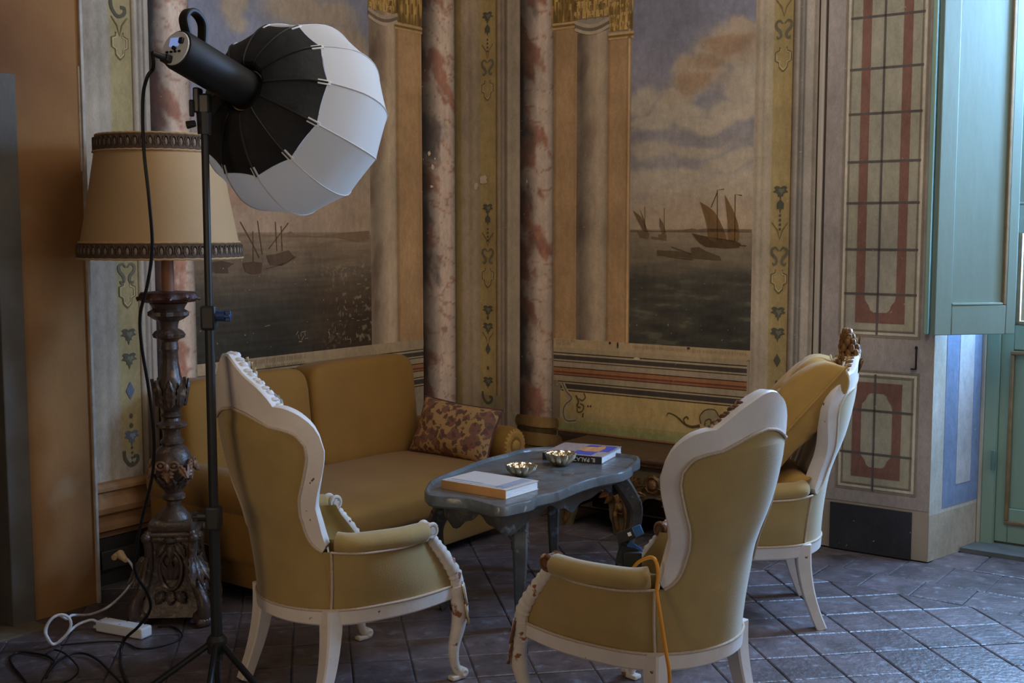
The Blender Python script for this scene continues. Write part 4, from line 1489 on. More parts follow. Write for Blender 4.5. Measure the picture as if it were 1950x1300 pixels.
def make_chair(kind, label, loc, heading, white):
    root = thing('armchair', label, 'armchair', loc, heading - PI / 2, 'gold velvet armchairs round the table')
    out = OUT_CUT if kind == 'cut' else (OUT_LOW if kind == 'finial' else OUT_FULL)
    O_, I_ = matched(out, INN, [0, 6, 12, 16, 19], [0, 3, 6, 10, 13])
    n = len(O_)
    full = [(-1, k) for k in range(n - 1, 0, -1)] + [(1, k) for k in range(n)]
    # frame of the back: a moulded board
    rings = []
    for sg, k in full:
        (to, zo), (ti, zi) = O_[k], I_[k]
        L = lambda t, d: mx(S(ti + (to - ti) * t, zi + (zo - zi) * t, d), sg)
        rings.append([L(1, -.034), L(1, -.002), L(.96, .004), L(.5, .005), L(.05, .005), L(0, 0), L(0, -.04), L(.12, -.052), L(.45, -.046), L(.62, -.058), L(.9, -.052)])
    back = obj('back_frame', G().loft(rings), white, root, sharp=32)
    # upholstered outside of the back, down to the rail
    rows = [(t, z) for t, z in I_[::2]]
    t_end, z_end = rows[-1]
    for q in (0.25, 0.5, 0.75, 1.0):
        rows.append((t_end + (0.90 - t_end) * q, z_end + (RAIL1 - 0.01 - z_end) * q))
    g = G()
    m = 22
    vs = []
    for r, (t, z) in enumerate(rows):
        for j in range(m + 1):
            w = -1 + 2 * j / m
            pf = 0.008 * (1 - w * w) * (1 if z < .95 else .3)
            vs.append(S(t * w if t > .02 else .02 * w, z, 0.001 + pf))
    g.add(vs, [(r * (m + 1) + j, r * (m + 1) + j + 1, (r + 1) * (m + 1) + j + 1, (r + 1) * (m + 1) + j) for r in range(len(rows) - 1) for j in range(m)])
    obj('back_panel', g, velvet, root, sharp=80)
    # padded inside of the back
    vs = []
    rows2 = rows[:-2]
    for r, (t, z) in enumerate(rows2):
        ed = min(r / 3.0, 1.0)
        for j in range(m + 1):
            w = -1 + 2 * j / m
            pf = 0.05 * (1 - abs(w) ** 3) * ed ** .7
            vs.append(S(t * w if t > .02 else .02 * w, z, -0.042 - pf))
    g = G().add(vs, [(r * (m + 1) + j, r * (m + 1) + j + 1, (r + 1) * (m + 1) + j + 1, (r + 1) * (m + 1) + j) for r in range(len(rows2) - 1) for j in range(m)])
    obj('back_cushion', g, velvet, root, sharp=80)
    # sides of the tub, arms
    for sg in (1, -1):
        s0 = 0.90 / THE * 0.55
        ztop = lambda s: interp(s, [s0, 0.5, 0.75, 1.0], [0.535, 0.528, 0.522, 0.526])
        for nm, off, cols in (('side_panel', 0.002, 0), ('inner_arm', -0.05, 1)):
            def fn(i, j):
                s = s0 + (1 - s0) * i
                zt = ztop(s)
                z = RAIL1 - 0.012 + (zt - RAIL1 + 0.012) * j
                ss = (0.90 - 0.10 * max(0, (z - RAIL1) / (.535 - RAIL1))) / THE * .55
                s = ss + (1 - ss) * i
                if nm == 'side_panel':
                    return mx(plan(s, z, off + 0.010 * math.sin(PI * j) * math.sin(PI * min(i * 1.2, 1))), sg)
                p = plan(s, z + 0.03, off)
                if i > .9:
                    p.y -= 0.02
                return mx(p, sg)
            obj(nm, G().grid(fn, 18, 10), velvet, root, sharp=80)
        apath = curve([S(0.96, 0.560, -0.030), S(1.2, 0.556, -0.022), Vector((0.296, -0.03, 0.552)), Vector((0.294, 0.05, 0.551)), Vector((0.287, 0.100, 0.549))], 6)
        k = len(apath)
        rad = [(0.036 * min(1, 0.82 + 1.5 * i / k) * (1 if i < k - 2 else .8), 0.034 * (1 if i < k - 2 else .8)) for i in range(k)]
        obj('arm_pad', G().tube([mx(Vector(p), sg) for p in apath], rad, 14), velvet, root, sharp=70)
        # front post, scrolled arm end, cabriole leg
        ppath = curve([(.280, .115, .552), (.279, .126, .528), (.279, .148, .498), (.280, .182, .456), (.281, .216, .408), (.281, .240, .364), (.280, .248, .320), (.279, .250, .275)], 5)
        rad = []
        for i in range(len(ppath)):
            t = i / (len(ppath) - 1)
            fl = 1 + 0.12 * math.sin(i * 2.4) if 0.18 < t < .72 else 1
            rad.append((0.019 * fl, (0.018 + 0.012 * t) * fl))
        post = obj('arm_post', G().tube([mx(Vector(p), sg) for p in ppath], rad, 10), cream_worn if kind != 'cut' else cream_worn, root, sharp=45)
        g = G()
        M = Matrix.Translation((sg * .280, .115, .553)) @ Matrix.Rotation(PI / 2, 4, 'Y')
        g.lathe([(0.002, -.031), (.012, -.031), (.013, -.026), (.017, -.026), (.019, -.030), (.025, -.030), (.029, -.024), (.024, -.014), (.024, .014), (.029, .024), (.025, .030),
                 (.019, .030), (.017, .026), (.013, .026), (.012, .031), (.002, .031)], 18, M=M)
        obj('arm_scroll', g, bare_wood if kind == 'cut' else cream_worn, post, sharp=30)
        lpath = curve([(.279, .244, .335), (.280, .253, .285), (.281, .258, .235), (.278, .250, .180), (.274, .236, .125), (.274, .234, .075), (.276, .244, .038), (.278, .258, .018)], 5)
        rad = [(interp(i / 35, [0, .3, .55, .8, 1], [.024, .027, .021, .016, .015]), interp(i / 35, [0, .3, .55, .8, 1], [.030, .031, .022, .016, .015])) for i in range(len(lpath))]
        leg = obj('front_leg', G().tube([mx(Vector(p), sg) for p in lpath], rad, 10), cream_worn, root, sharp=45)
        g = G()
        M = Matrix.Translation((sg * .278, .266, .020)) @ Matrix.Rotation(PI / 2, 4, 'Y')
        g.lathe([(.002, -.018), (.010, -.020), (.019, -.015), (.019, .015), (.010, .020), (.002, .018)], 14, M=M)
        g.box((sg * .276, .240, .008), (.034, .046, .016), .005)
        obj('scroll_foot', g, cream_worn, leg, sharp=35)
        g = G()
        for (bz, by, ln, wd, side) in ((.36, .312, .10, .050, 0), (.31, .326, .11, .056, 0), (.25, .330, .09, .044, 0), (.34, .312, .07, .036, 1), (.28, .320, .08, .038, 1), (.33, .312, .07, .036, -1),
                                       (.27, .322, .075, .036, -1), (.19, .312, .05, .03, 0)):
            base = (sg * (.280 + side * .018), by - .060, bz)
            g.leaf(base, (sg * side * .25, .02, -1), (sg * side * .9, 1, 0.1), ln, wd, .06)
        for q in range(6):
            g.blob((sg * (.280 + .008 * math.sin(q * 2.1)), .270 + .006 * math.cos(q), .20 + .026 * q), (.009, .010, .011), 6, 4)
        obj('carved_leaf', g, bare_wood if kind == 'cut' else gold_leaf, leg, sharp=40)['kind'] = 'stuff'
        # back leg
        lp = curve([(sg * .205, -.225, .335), (sg * .207, -.228, .25), (sg * .214, -.246, .15), (sg * .221, -.275, .06), (sg * .224, -.300, 0.0)], 5)
        sec = [(-1, -.8), (-.8, -1), (.8, -1), (1, -.8), (1, .8), (.8, 1), (-.8, 1), (-1, .8)]
        rad = [interp(i / 20, [0, .2, .7, 1], [.030, .029, .021, .020]) for i in range(21)]
        obj('rear_leg', G().tube(lp, rad, up=(0, 1, 0), sec=sec), cream_paint, root, sharp=30)
        # braid along arm and back seam
        g = G().tube([mx(plan(s0 + (1 - s0) * i / 16, ztop(s0 + (1 - s0) * i / 16), .010), sg) for i in range(17)], 0.0042, 6)
        g.tube([mx(plan(s0, RAIL1 + (ztop(s0) - RAIL1) * i / 8, .006), sg) for i in range(9)], 0.0045, 6)
        g.tube([mx(plan(1.0, RAIL1 + (0.5 - RAIL1) * i / 10, .008), sg) - Vector((0, .012, 0)) for i in range(11)], 0.0042, 6)
        obj('gimp', g, gimp, root, sharp=80)
    g = G().tube([mx(S(I_[k][0], I_[k][1], .006), sg) for sg, k in full], 0.0050, 6)
    g.tube([mx(plan(abs(q) / 20, RAIL1 - .002, .010), -1 if q < 0 else 1) for q in range(-20, 21)], 0.0050, 6)
    obj('gimp', g, gimp, root, sharp=80)
    # seat rails
    rings = []
    for q in range(-24, 25):
        s = abs(q) / 24
        sg = -1 if q < 0 else 1
        dip = 0.006 * math.sin(PI * s)
        rings.append([mx(plan(s, RAIL0, -.022), sg) - Vector((0, 0, dip)), mx(plan(s, RAIL0, .006), sg) - Vector((0, 0, dip)), mx(plan(s, RAIL0 + .006, .012), sg) - Vector((0, 0, dip)),
                      mx(plan(s, RAIL1 - .006, .012), sg), mx(plan(s, RAIL1, .006), sg), mx(plan(s, RAIL1, -.022), sg)])
    obj('seat_rail', G().loft(rings), cream_paint, root, sharp=35)
    g = G()
    rings = []
    for i in range(17):
        x = -.262 + .524 * i / 16
        y = .240 + .025 * math.cos(x / .262 * PI / 2)
        dz = 0.012 * math.cos(x / .262 * PI)
        rings.append([Vector((x, y - .03, RAIL0 - dz)), Vector((x, y, RAIL0 - dz)), Vector((x, y + .004, RAIL1)), Vector((x, y - .03, RAIL1))])
    obj('front_rail', g.loft(rings), cream_worn, root, sharp=35)
    # seat
    outl = []
    for q in range(-16, 17):
        s = abs(q) / 16
        outl.append(mx(plan(s, RAIL1, -.045), -1 if q < 0 else 1))
    outl += [Vector((x, .242 + .02 * math.cos(x / .28 * PI / 2), RAIL1)) for x in (.2, .1, 0, -.1, -.2)]
    cx = Vector((0, 0.02, 0))
    rings = []
    for k_, z in ((1.0, .315), (1.02, .36), (1.0, .392), (.9, .412), (.6, .428), (.15, .434)):
        rings.append([Vector((cx.x + (p.x - cx.x) * k_, cx.y + (p.y - cx.y) * k_, z)) for p in outl])
    obj('seat', G().loft(rings), velvet, root, sharp=80)
    # carving on the crest, piece by piece on the front of the board
    OC = out[:8]
    top_of = lambda t: interp(t, [p[0] for p in OC], [p[1] for p in OC])
    if kind == 'cut':
        g = G()
        for q, t in enumerate((.30, .345, .39, .435, .48, .525, .565, .60)):
            for sg in (-1, 1):
                g.blob(mx(S(t, top_of(t) - .003, -.03), sg), (.008 + .003 * (q % 2), .016, .007 + .004 * ((q + 1) % 2)), 6, 4)
        obj('crest_carving', g, bare_wood, back, sharp=40)['kind'] = 'stuff'
    else:
        gm = gold_leaf if kind == 'carved' else dark_gilt
        g = G()
        for sg in (-1, 1):
            for q in range(11):
                t = .05 + .055 * q
                g.blob(mx(S(t, top_of(t) - .006, -.028), sg), (.010 + .004 * (q % 2), .020, .008 + .005 * ((q + 1) % 2)), 7, 4)
                if q % 2 == 0:
                    g.leaf(mx(S(t, top_of(t) - .085, -.054), sg), (sg * .15, 0, 1), (0, 1, .1), .058, .034, .12)
            g.leaf(mx(S(.60, .985, -.056), sg), (-sg * .8, 0, .45), (0, 1, 0), .10, .04, .3)
        obj('crest_carving', g, cream_worn if kind == 'carved' else gm, back, sharp=40)['kind'] = 'stuff'
        g = G()
        tp = top_of(0)
        if kind == 'carved':
            for k in range(-2, 3):
                g.leaf(S(k * .03, tp - .13, -.056), (k * .18, -.02, 1), (0, 1, .1), .112 - .012 * abs(k), .036, .08)
        else:
            for side, dd, nn_ in ((0, -.048, 1), (1, .004, -1)):
                for k in range(-3, 4):
                    hgt = .120 - .018 * abs(k)
                    g.leaf(S(k * .050, tp - .055, dd), (-k * .10, -.06, 1), (0, nn_, .05), hgt, .040, .10)
                    g.leaf(S(k * .050, tp - .075, dd), (k * .30, -.06, 1), (0, nn_, .05), .070, .034, .16)
            for q in range(7):
                zz = tp - .04 + .020 * q
                w_ = .046 * math.sin(PI * min(1, .30 + .105 * q)) + .006
                for a_ in range(7):
                    b_ = 2 * PI * a_ / 7 + q * .45
                    g.blob(S(0, min(zz, tp), -.022 - .003 * q) + Vector((0, 0, max(0, zz - tp))) + Vector((w_ * math.cos(b_), w_ * .62 * math.sin(b_), 0)), (.014, .013, .019), 6, 4)
                g.blob(S(0, min(zz, tp), -.022 - .003 * q) + Vector((0, 0, max(0, zz - tp))), (w_, w_ * .62, .02), 8, 4)
        obj('crest_finial', g, gm, back, sharp=40)['kind'] = 'stuff'
    return root


H1, H2, H3 = math.radians(43), math.radians(135.4), math.radians(175.5)
make_chair('carved', 'gold velvet armchair with carved crest seen from behind, beside the black light stand', (-0.56, 4.02, 0), H1, cream_paint)
make_chair('cut', 'gold velvet armchair with plain cut crest and an orange cable hanging over its arm', (0.40, 3.627, 0), H2, cream_paint)
make_chair('finial', 'gold velvet armchair with dark gilded finial, holding two loose gold cushions', (0.93, 4.75, 0), H3, cream_paint)


def cushion(gname, w, h, th, M, n=14, pinch=.08, seed=1, fat=2.6):
    """Two puffed faces with pinched corners; returns (G, edge path)."""
    g = G()
    rr_ = random.Random(seed)
    ph = [rr_.uniform(0, 6) for _ in range(6)]

    def P2(u, v):
        return (w / 2 * u * (1 - pinch * (1 - v * v)), h / 2 * v * (1 - pinch * (1 - u * u)))
    for side in (1, -1):
        def fn(i, j):
            u, v = 2 * i - 1, 2 * j - 1
            x, y = P2(u, v)
            f = max((1 - abs(u) ** fat) * (1 - abs(v) ** fat), 0) ** .5
            wr = 1 + .07 * math.sin(5 * u + ph[0]) * math.sin(4 * v + ph[1]) + .05 * math.sin(9 * u * v + ph[2]) - (.10 * math.exp(-((u * .8 + v * .5 - .15 + .1 * math.sin(4 * v)) / .07) ** 2) + .08 * math.exp(-((u * .5 - v + .35) / .06) ** 2) if fat > 3 else 0)
            return M @ Vector((x, y, side * th / 2 * f * wr))
        g.grid(fn, n, n)
    edge = [P2(-1 + 2 * i / 12, -1) for i in range(12)] + [P2(1, -1 + 2 * i / 12) for i in range(12)] + [P2(1 - 2 * i / 12, 1) for i in range(12)] + [P2(-1, 1 - 2 * i / 12) for i in range(12)]
    return g, [M @ Vector((x, y, 0)) for x, y in edge]


silk = mat('gold_silk', pc(106, 81, 40), 0.62, var=0.16, scale=5, bump=0.5, bscale=9, sheen=0.15, spec=0.2, stretch=(1, 1, 1))


def axes(center, right, up):
    r = Vector(right).normalized()
    u = Vector(up)
    u = (u - r * u.dot(r)).normalized()
    n = r.cross(u)
    return Matrix(((r.x, u.x, n.x, center[0]), (r.y, u.y, n.y, center[1]), (r.z, u.z, n.z, center[2]), (0, 0, 0, 1)))


def loose_cushion(label, w, h, th, M, m, pm, seed, cat='cushion', group=None, fat=2.6):
    root = thing('cushion', label, cat, M.translation, 0, group)
    Mi = Matrix.Translation(-M.translation) @ M
    g, e = cushion('c', w, h, th, Mi, 34, .07, seed, fat)
    obj('cushion_cover', g, m, root, sharp=85)
    obj('piping', G().tube(e, 0.005, 6, loop=True), pm, root, sharp=85)
    return root


# big cushion leaning from the seat up to the crest of the gilded chair, a flatter one behind it
loose_cushion('large gold silk cushion leaning diagonally on the gilded chair', .42, .56, .21, axes((1.115, 4.68, .825), (0.12, 1, .0), (.65, 0, .76)), silk, silk, 3, fat=5,
              group='loose gold cushions')
loose_cushion('darker gold cushion squeezed under the large leaning one', .36, .30, .11, axes((1.035, 4.70, .525), (0.05, 1, 0), (.78, 0, .42)), silk, silk, 9, fat=4, group='loose gold cushions')

# ------------------------------------------------------------------ the sofa
SM = Matrix.Translation(CORNER) @ Matrix(((-LX.x, RX.x, 0, 0), (-LX.y, RX.y, 0, 0), (0, 0, 1, 0), (0, 0, 0, 1)))
sofa = thing('sofa', 'mustard velvet sofa with roll arms against the painted wall', 'sofa')
sofa.matrix_world = SM @ Matrix.Translation((1.44, 0.5, 0))


def S_(t, v, z):
    return (t - 1.44, v - 0.5, z)


g = G().blob(S_(1.44, .50, .135), (.85, .445, .090), 48, 16, e=.14)
obj('sofa_base', g, sofa_cloth, sofa, sharp=60)
g = G()
for t in (.66, 2.22):
    for v in (.14, .86):
        g = G().lathe([(.022, 0), (.028, .01), (.032, .05), (.02, .06)], 10, c=S_(t, v, 0))
        obj('foot', g, mat('dark_foot', pc(34, 24, 18), .5), sofa)
g = G()
nu, nv = 40, 28


def seat_fn(i, j):
    a = 2 * PI * i
    sp = lambda x, e: math.copysign(abs(x) ** e, x)
    t = -PI / 2 + PI * j
    ct = abs(math.cos(t)) ** .30
    x = .80 * ct * sp(math.cos(a), .30)
    y = .43 * ct * sp(math.sin(a), .34)
    z = .088 * sp(math.sin(t), .55)
    if z > 0:
        z += .030 * (1 - (x / .8) ** 2) * (1 - (y / .45) ** 2)
    if y > .2:
        y += .05 * (1 - (x / .8) ** 4)
    return Vector((x, y + .035, .288 + z))


obj('seat_cushion', G().grid(seat_fn, 64, 28), sofa_cloth, sofa, sharp=80)
for (a, b, zt) in ((.70, 1.475, .885), (1.485, 2.25, .880)):
    cxx = (a + b) / 2
    M = Matrix.Translation(S_(cxx, .20, (zt + .36) / 2)) @ Matrix.Rotation(-0.10, 4, 'X').inverted()
    g = G().blob((0, 0, 0), ((b - a) / 2, .115, (zt - .34) / 2), 40, 22, M, e=.30)
    obj('back_cushion', g, sofa_cloth, sofa, sharp=80)
g = G().blob(S_(1.475, .125, .42), (.75, .05, .40), 40, 12, e=.16)
obj('sofa_back', g, sofa_cloth, sofa, sharp=60)
for t, sgn in ((.635, -1), (2.245, 1)):
    M = Matrix.Translation(S_(t, 0, .440)) @ Matrix.Rotation(-PI / 2, 4, 'X')
    prof = [(.001, .10), (.06, .10), (.092, .115), (.098, .14), (.098, .80), (.098, .86), (.094, .885), (.080, .902), (.062, .904)]
    g = G().lathe([(r, z) for r, z in prof], 28, M=Matrix.Translation(S_(t, 0, .440)) @ Matrix.Translation((0, 0, 0)) @ Matrix.Rotation(-PI / 2, 4, 'X'))
    g.box(S_(t, .47, .28), (.15, .74, .24), .03)
    arm = obj('roll_arm', g, sofa_cloth, sofa, sharp=60)
    g = G().lathe([(.088, .890), (.080, .905), (.060, .908), (.040, .902), (.030, .904), (.026, .912), (.012, .916), (.001, .916)], 44,
                  mod=lambda a, z, r: 1.0 + (0.05 * math.cos(22 * a) if .035 < r < .085 else 0), M=Matrix.Translation(S_(t, 0, .440)) @ Matrix.Rotation(-PI / 2, 4, 'X'))
    obj('arm_rosette', g, mat('rosette_velvet', pc(112, 84, 38), .7, var=.15, scale=30, sheen=.2), arm, sharp=60)

# floral cushion on the sofa
floral = bpy.data.materials.new('floral_brocade')
floral.use_nodes = True
_n, _l = floral.node_tree.nodes, floral.node_tree.links
_b = _n['Principled BSDF']
_b.inputs['Roughness'].default_value = .75
_tc = _n.new('ShaderNodeTexCoord')
_wn = _n.new('ShaderNodeTexNoise')
_wn.inputs['Scale'].default_value = 26
_wn.inputs['Detail'].default_value = 2
_l.new(_tc.outputs['Object'], _wn.inputs['Vector'])
_va = _n.new('ShaderNodeVectorMath')
_va.operation = 'MULTIPLY_ADD'
_va.inputs[1].default_value = (.05, .05, .05)
_l.new(_wn.outputs['Color'], _va.inputs[0])
_l.new(_tc.outputs['Object'], _va.inputs[2])
cur = None
for (sc_, c1, lo, hi) in ((15, pc(80, 52, 42), .52, .48), (24, pc(62, 42, 34), .38, .34), (36, pc(60, 54, 36), .26, .23)):
    vo = _n.new('ShaderNodeTexVoronoi')
    vo.inputs['Scale'].default_value = sc_
    _l.new(_va.outputs[0], vo.inputs['Vector'])
    mr = _n.new('ShaderNodeMapRange')
    mr.inputs['From Min'].default_value = lo
    mr.inputs['From Max'].default_value = hi
    _l.new(vo.outputs['Distance'], mr.inputs['Value'])
    mxn = _n.new('ShaderNodeMix')
    mxn.data_type = 'RGBA'
    _l.new(mr.outputs[0], mxn.inputs['Factor'])
    if cur is None:
        mxn.inputs['A'].default_value = pc(108, 84, 54) + (1,)
    else:
        _l.new(cur, mxn.inputs['A'])
    mxn.inputs['B'].default_value = tuple(c1) + (1,)
    cur = mxn.outputs['Result']
_l.new(cur, _b.inputs['Base Color'])
_c = CORNER + LX * (-.79) + RX * .625
loose_cushion('brown and tan floral brocade cushion in the corner of the sofa', .52, .30, .15,
              axes((_c.x, _c.y, .515), (RX.x * .98, RX.y * .98, -0.06), (LX.x * .42, LX.y * .42, 1)), floral, mat('plum_piping', pc(58, 36, 36), .7), 21)

# ------------------------------------------------------------------ the tea table
TC = Vector((0.066, 4.86, 0))
TH = math.radians(54)
table = thing('tea_table', 'low grey-blue painted table with wavy edge and curved legs between sofa and chairs', 'table', TC, TH)
TZ = 0.55
outl = [(-.571, .05), (-.54, .10), (-.495, .140), (-.42, .19), (-.347, .228), (-.207, .262), (-.082, .285), (.04, .312), (.162, .326), (.28, .322), (.393, .330), (.47, .31), (.535, .255), (.575, .18),
        (.592, .08), (.575, -.02), (.592, -.12), (.577, -.197), (.50, -.25), (.43, -.262), (.355, -.297), (.28, -.318), (.209, -.320), (.125, -.297), (.03, -.287), (-.067, -.290), (-.15, -.300), (-.243, -.308),
        (-.30, -.298), (-.35, -.292), (-.385, -.306), (-.43, -.313), (-.483, -.302), (-.54, -.29), (-.566, -.262), (-.553, -.200), (-.534, -.096), (-.563, -.021)]
outl = [(x - .01, y - .005) for x, y in curve(outl, 4, closed=True)]
tab_paint = mat('blue_grey_painted_wood', pc(54, 57, 58), 0.28, var=0.25, scale=9, bump=0.25, bscale=30, spots=[(pc(44, 36, 30), 10, .54, .70), (pc(84, 90, 90), 34, .66, .76)], spec=.7)
tab_dark = mat('dark_painted_wood', pc(40, 37, 34), 0.42, var=0.25, scale=14, bump=0.2, spots=[(pc(72, 74, 76), 20, .62, .74)])


def tring(kx, ky, z):
    return [Vector((x * kx, y * ky, z)) for x, y in outl]


g = G().loft([tring(.93, .88, TZ - .048), tring(.985, .97, TZ - .045), tring(1.0, 1.0, TZ - .036), tring(1, 1, TZ - .006), tring(.994, .989, TZ + .001), tring(.980, .962, TZ + .003), tring(.970, .944, TZ - .002),
              tring(.962, .930, TZ - .011), tring(.5, .5, TZ - .011)])
obj('tabletop', g, tab_paint, table, sharp=40)
n_ = len(outl)
rings = []
for k in range(n_):
    x, y = outl[k][0] * .84, outl[k][1] * .76
    ang_ = math.atan2(y / .24, x / .46)
    zb_ = TZ - .108 - .026 * math.cos(8 * ang_) - .008 * math.cos(24 * ang_)
    rings.append([Vector((x, y, TZ - .046)), Vector((x * 1.012, y * 1.012, (TZ + zb_) / 2)), Vector((x, y, zb_)), Vector((x * .96, y * .94, zb_)), Vector((x * .96, y * .94, TZ - .046))])
obj('apron', G().loft(rings, loop=True), tab_dark, table, sharp=40)


def to_table(X, Y):
    d = Vector((X, Y, 0)) - TC
    return d.x * math.cos(TH) + d.y * math.sin(TH), -d.x * math.sin(TH) + d.y * math.cos(TH)


for (X, Y) in ((.03, 4.50), (-.27, 4.76), (.49, 5.04), (.19, 5.30)):
    x, y = to_table(X, Y)
    sx, sy = math.copysign(1, x), math.copysign(1, y)
    d = Vector((sx * .8, sy * .6, 0))
    p = Vector((x, y, 0))
    lp = curve([p + d * -.045 + Vector((0, 0, TZ - .055)), p + d * .005 + Vector((0, 0, TZ - .12)), p + d * .045 + Vector((0, 0, TZ - .20)), p + d * .035 + Vector((0, 0, .25)),
                p + d * -.005 + Vector((0, 0, .15)), p + d * -.02 + Vector((0, 0, .07)), p + d * .0 + Vector((0, 0, .03)), p + d * .03 + Vector((0, 0, .012))], 5)
    sec = [(-1, -.7), (-.7, -1), (.7, -1), (1, -.7), (1, .7), (.7, 1), (-.7, 1), (-1, .7)]
    rad = [interp(i / (len(lp) - 1), [0, .15, .3, .7, .9, 1], [.038, .034, .030, .019, .017, .021]) for i in range(len(lp))]
    leg = obj('leg', G().tube(lp, rad, up=d, sec=sec), tab_paint if (X, Y) == (.03, 4.50) else tab_dark, table, sharp=35)
    g = G()
    tpos = p + d * .055 + Vector((0, 0, TZ - .14))
    for k in (-1, 0, 1):
        g.leaf(tpos + Vector((-d.y, d.x, 0)) * (.014 * k), (d.x * .1 - d.y * k * .2, d.y * .1 + d.x * k * .2, -1), d, .08, .030, .04)
    obj('carved_knee', g, tab_dark, leg)

# books
ZT = TZ - .011


def book(label, pts_px, th, cover, pages, spine, tilt=0):
    """Four top corners given in order: spine-near-start, spine-end, fore-end, fore-start."""
    q = [GP(x, y, ZT + th) for x, y in pts_px]
    a, b, d = q[0], q[1], q[3]
    ux = (b - a)
    L_ = ux.length
    ux.normalize()
    w = ((d - a) + (q[2] - b)) / 2
    uy = (w - ux * w.dot(ux))
    W_ = uy.length
    uy.normalize()
    root = thing('book', label, 'book', (a.x, a.y, ZT), math.atan2(ux.y, ux.x), 'picture books on the table')
    sg = 1 if ux.cross(uy).z > 0 else -1
    obj('pages', G().box((L_ / 2, sg * W_ / 2, th / 2), (L_ - .006, W_ - .008, th - .007)), pages, root)
    c1 = obj('cover', G().box((L_ / 2, sg * W_ / 2, th - .0015), (L_, W_, .003), .001).box((L_ / 2, sg * W_ / 2, .0018), (L_, W_, .003), .001), cover, root)
    s1 = obj('spine', G().box((L_ / 2, 0.001 * sg, th / 2), (L_, .004, th), .0015), spine, root)
    return root, c1, s1, L_, W_, sg


paper = mat('paper', pc(150, 160, 172), .8, var=.06, scale=4, bump=.3, bscale=300, stretch=(.1, .1, 1))
r1, c1, s1, L1, W1, sg1 = book('large white-covered book with tan spine at the near end of the table', [(840, 913), (963, 933), (1021, 913), (898, 896)], .036,
                               mat('pale_cover', pc(122, 116, 110), .5, var=.05), paper, mat('tan_spine', pc(128, 92, 52), .6, var=.1))
g = G()
for (x0, x1, y0, y1) in ((.02, L1 - .02, .012, .020), (.02, L1 - .02, .034, .038), (L1 - .07, L1 - .02, .02, W1 - .015), (.02, L1 * .55, .044, .047)):
    g.box(((x0 + x1) / 2, sg1 * (y0 + y1) / 2, .0364), (x1 - x0, y1 - y0, .0006))
obj('cover_print', g, mat('grey_print', pc(92, 92, 100), .6, var=.3, scale=90), c1)
r2, c2, s2, L2, W2, sg2 = book('glossy black-spined art book with blue and ochre cover at the far end of the table', [(1033, 861), (1146, 870), (1192, 851), (1090, 842)], .032,
                               mat('patterned_cover', pc(104, 92, 88), .3, var=.35, scale=60), paper, mat('black_spine', pc(22, 21, 20), .35))
g = G()
for (fx0, fx1, fy0, fy1) in ((.45, .80, .08, .40), (.48, .96, .70, .92), (.78, .97, .42, .70)):
    g.box(((fx0 + fx1) / 2 * L2, sg2 * (fy0 + fy1) / 2 * W2, .0324), ((fx1 - fx0) * L2, (fy1 - fy0) * W2, .0006))
obj('cover_print', g, mat('blue_print', pc(44, 50, 104), .35), c2)
g = G().prism([(L2 * (.62 + .17 * math.cos(a)), sg2 * W2 * (.55 + .2 * math.sin(a))) for a in [2 * PI * k / 18 for k in range(18)]], .0322, .0331)
g.prism([(L2 * (.74 + .08 * math.cos(a)), sg2 * W2 * (.62 + .26 * math.sin(a))) for a in [2 * PI * k / 18 for k in range(18)]], .0322, .0333)
obj('cover_print', g, mat('ochre_print', pc(136, 92, 56), .35, var=.35, scale=50), c2)
white_ink = mat('white_ink', pc(150, 146, 138), .6)
# the title runs upside down as the book lies
Msp = Matrix(((-1, 0, 0, 0), (0, 0, -sg2 * 1.0, 0), (0, -1, 0, 0), (0, 0, 0, 1)))
text_mesh('spine_lettering', 'IL PALAZZO', .026, white_ink, s2, Matrix.Translation((L2 * .64, -sg2 * .0016, .016)) @ Msp)

# scalloped bowls
silver = mat('old_silver', (.80, .66, .46), .22, metal=1.0, var=.15, scale=20)


def bowl(px, py, r, h, label, zz=ZT):
    c = GP(px, py, zz)
    root = thing('bowl', label, 'bowl', c, 0, 'scalloped silver bowls')
    lob = lambda a, z, rr_: 1 + .26 * (abs(math.cos(5 * a)) ** .8 - .6) * min(rr_ / r, 1) ** 1.5
    prof = [(r * .35, 0), (r * .40, .002), (r * .62, h * .18), (r * .88, h * .5), (r * .98, h * .85), (r, h), (r * .96, h * .99), (r * .90, h * .8), (r * .78, h * .45), (r * .5, h * .2), (r * .05, h * .14)]
    obj('bowl_shell', G().lathe(prof, 120, mod=lob), silver, root, sharp=70)
    g = G().blob((0, 0, h * .20), (r * .14, r * .14, h * .10), 10, 5)
    for k in range(10):
        a = 2 * PI * k / 10
        g.blob((r * .45 * math.cos(a), r * .45 * math.sin(a), h * .30), (r * .10, r * .10, h * .10), 7, 4)
    obj('embossed_boss', g, silver, root)
    return root


bowl(993, 906, .062, .048, 'small scalloped silver bowl next to the white-covered book')
bowl(1068, 886, .064, .056, 'scalloped silver bowl standing before the black-spined book')

# ------------------------------------------------------------------ carved console against the right wall
cons = thing('console', 'low dark carved wooden console with scrolls and arched openings below the yellow painted panel', 'console')
cons.matrix_world = M_RW @ Matrix.Translation((1.42, -0.23, 0))
walnut = mat('carved_walnut', pc(50, 34, 22), .45, var=.35, scale=12, bump=.3, bscale=50)
gilt_walnut = mat('rubbed_gilt_walnut', pc(70, 48, 26), .42, metal=.2, var=.45, scale=26, spots=[(pc(104, 80, 44), 30, .6, .72)])
cream_apron = mat('cream_apron', pc(76, 66, 46), .6, var=.25, scale=9)


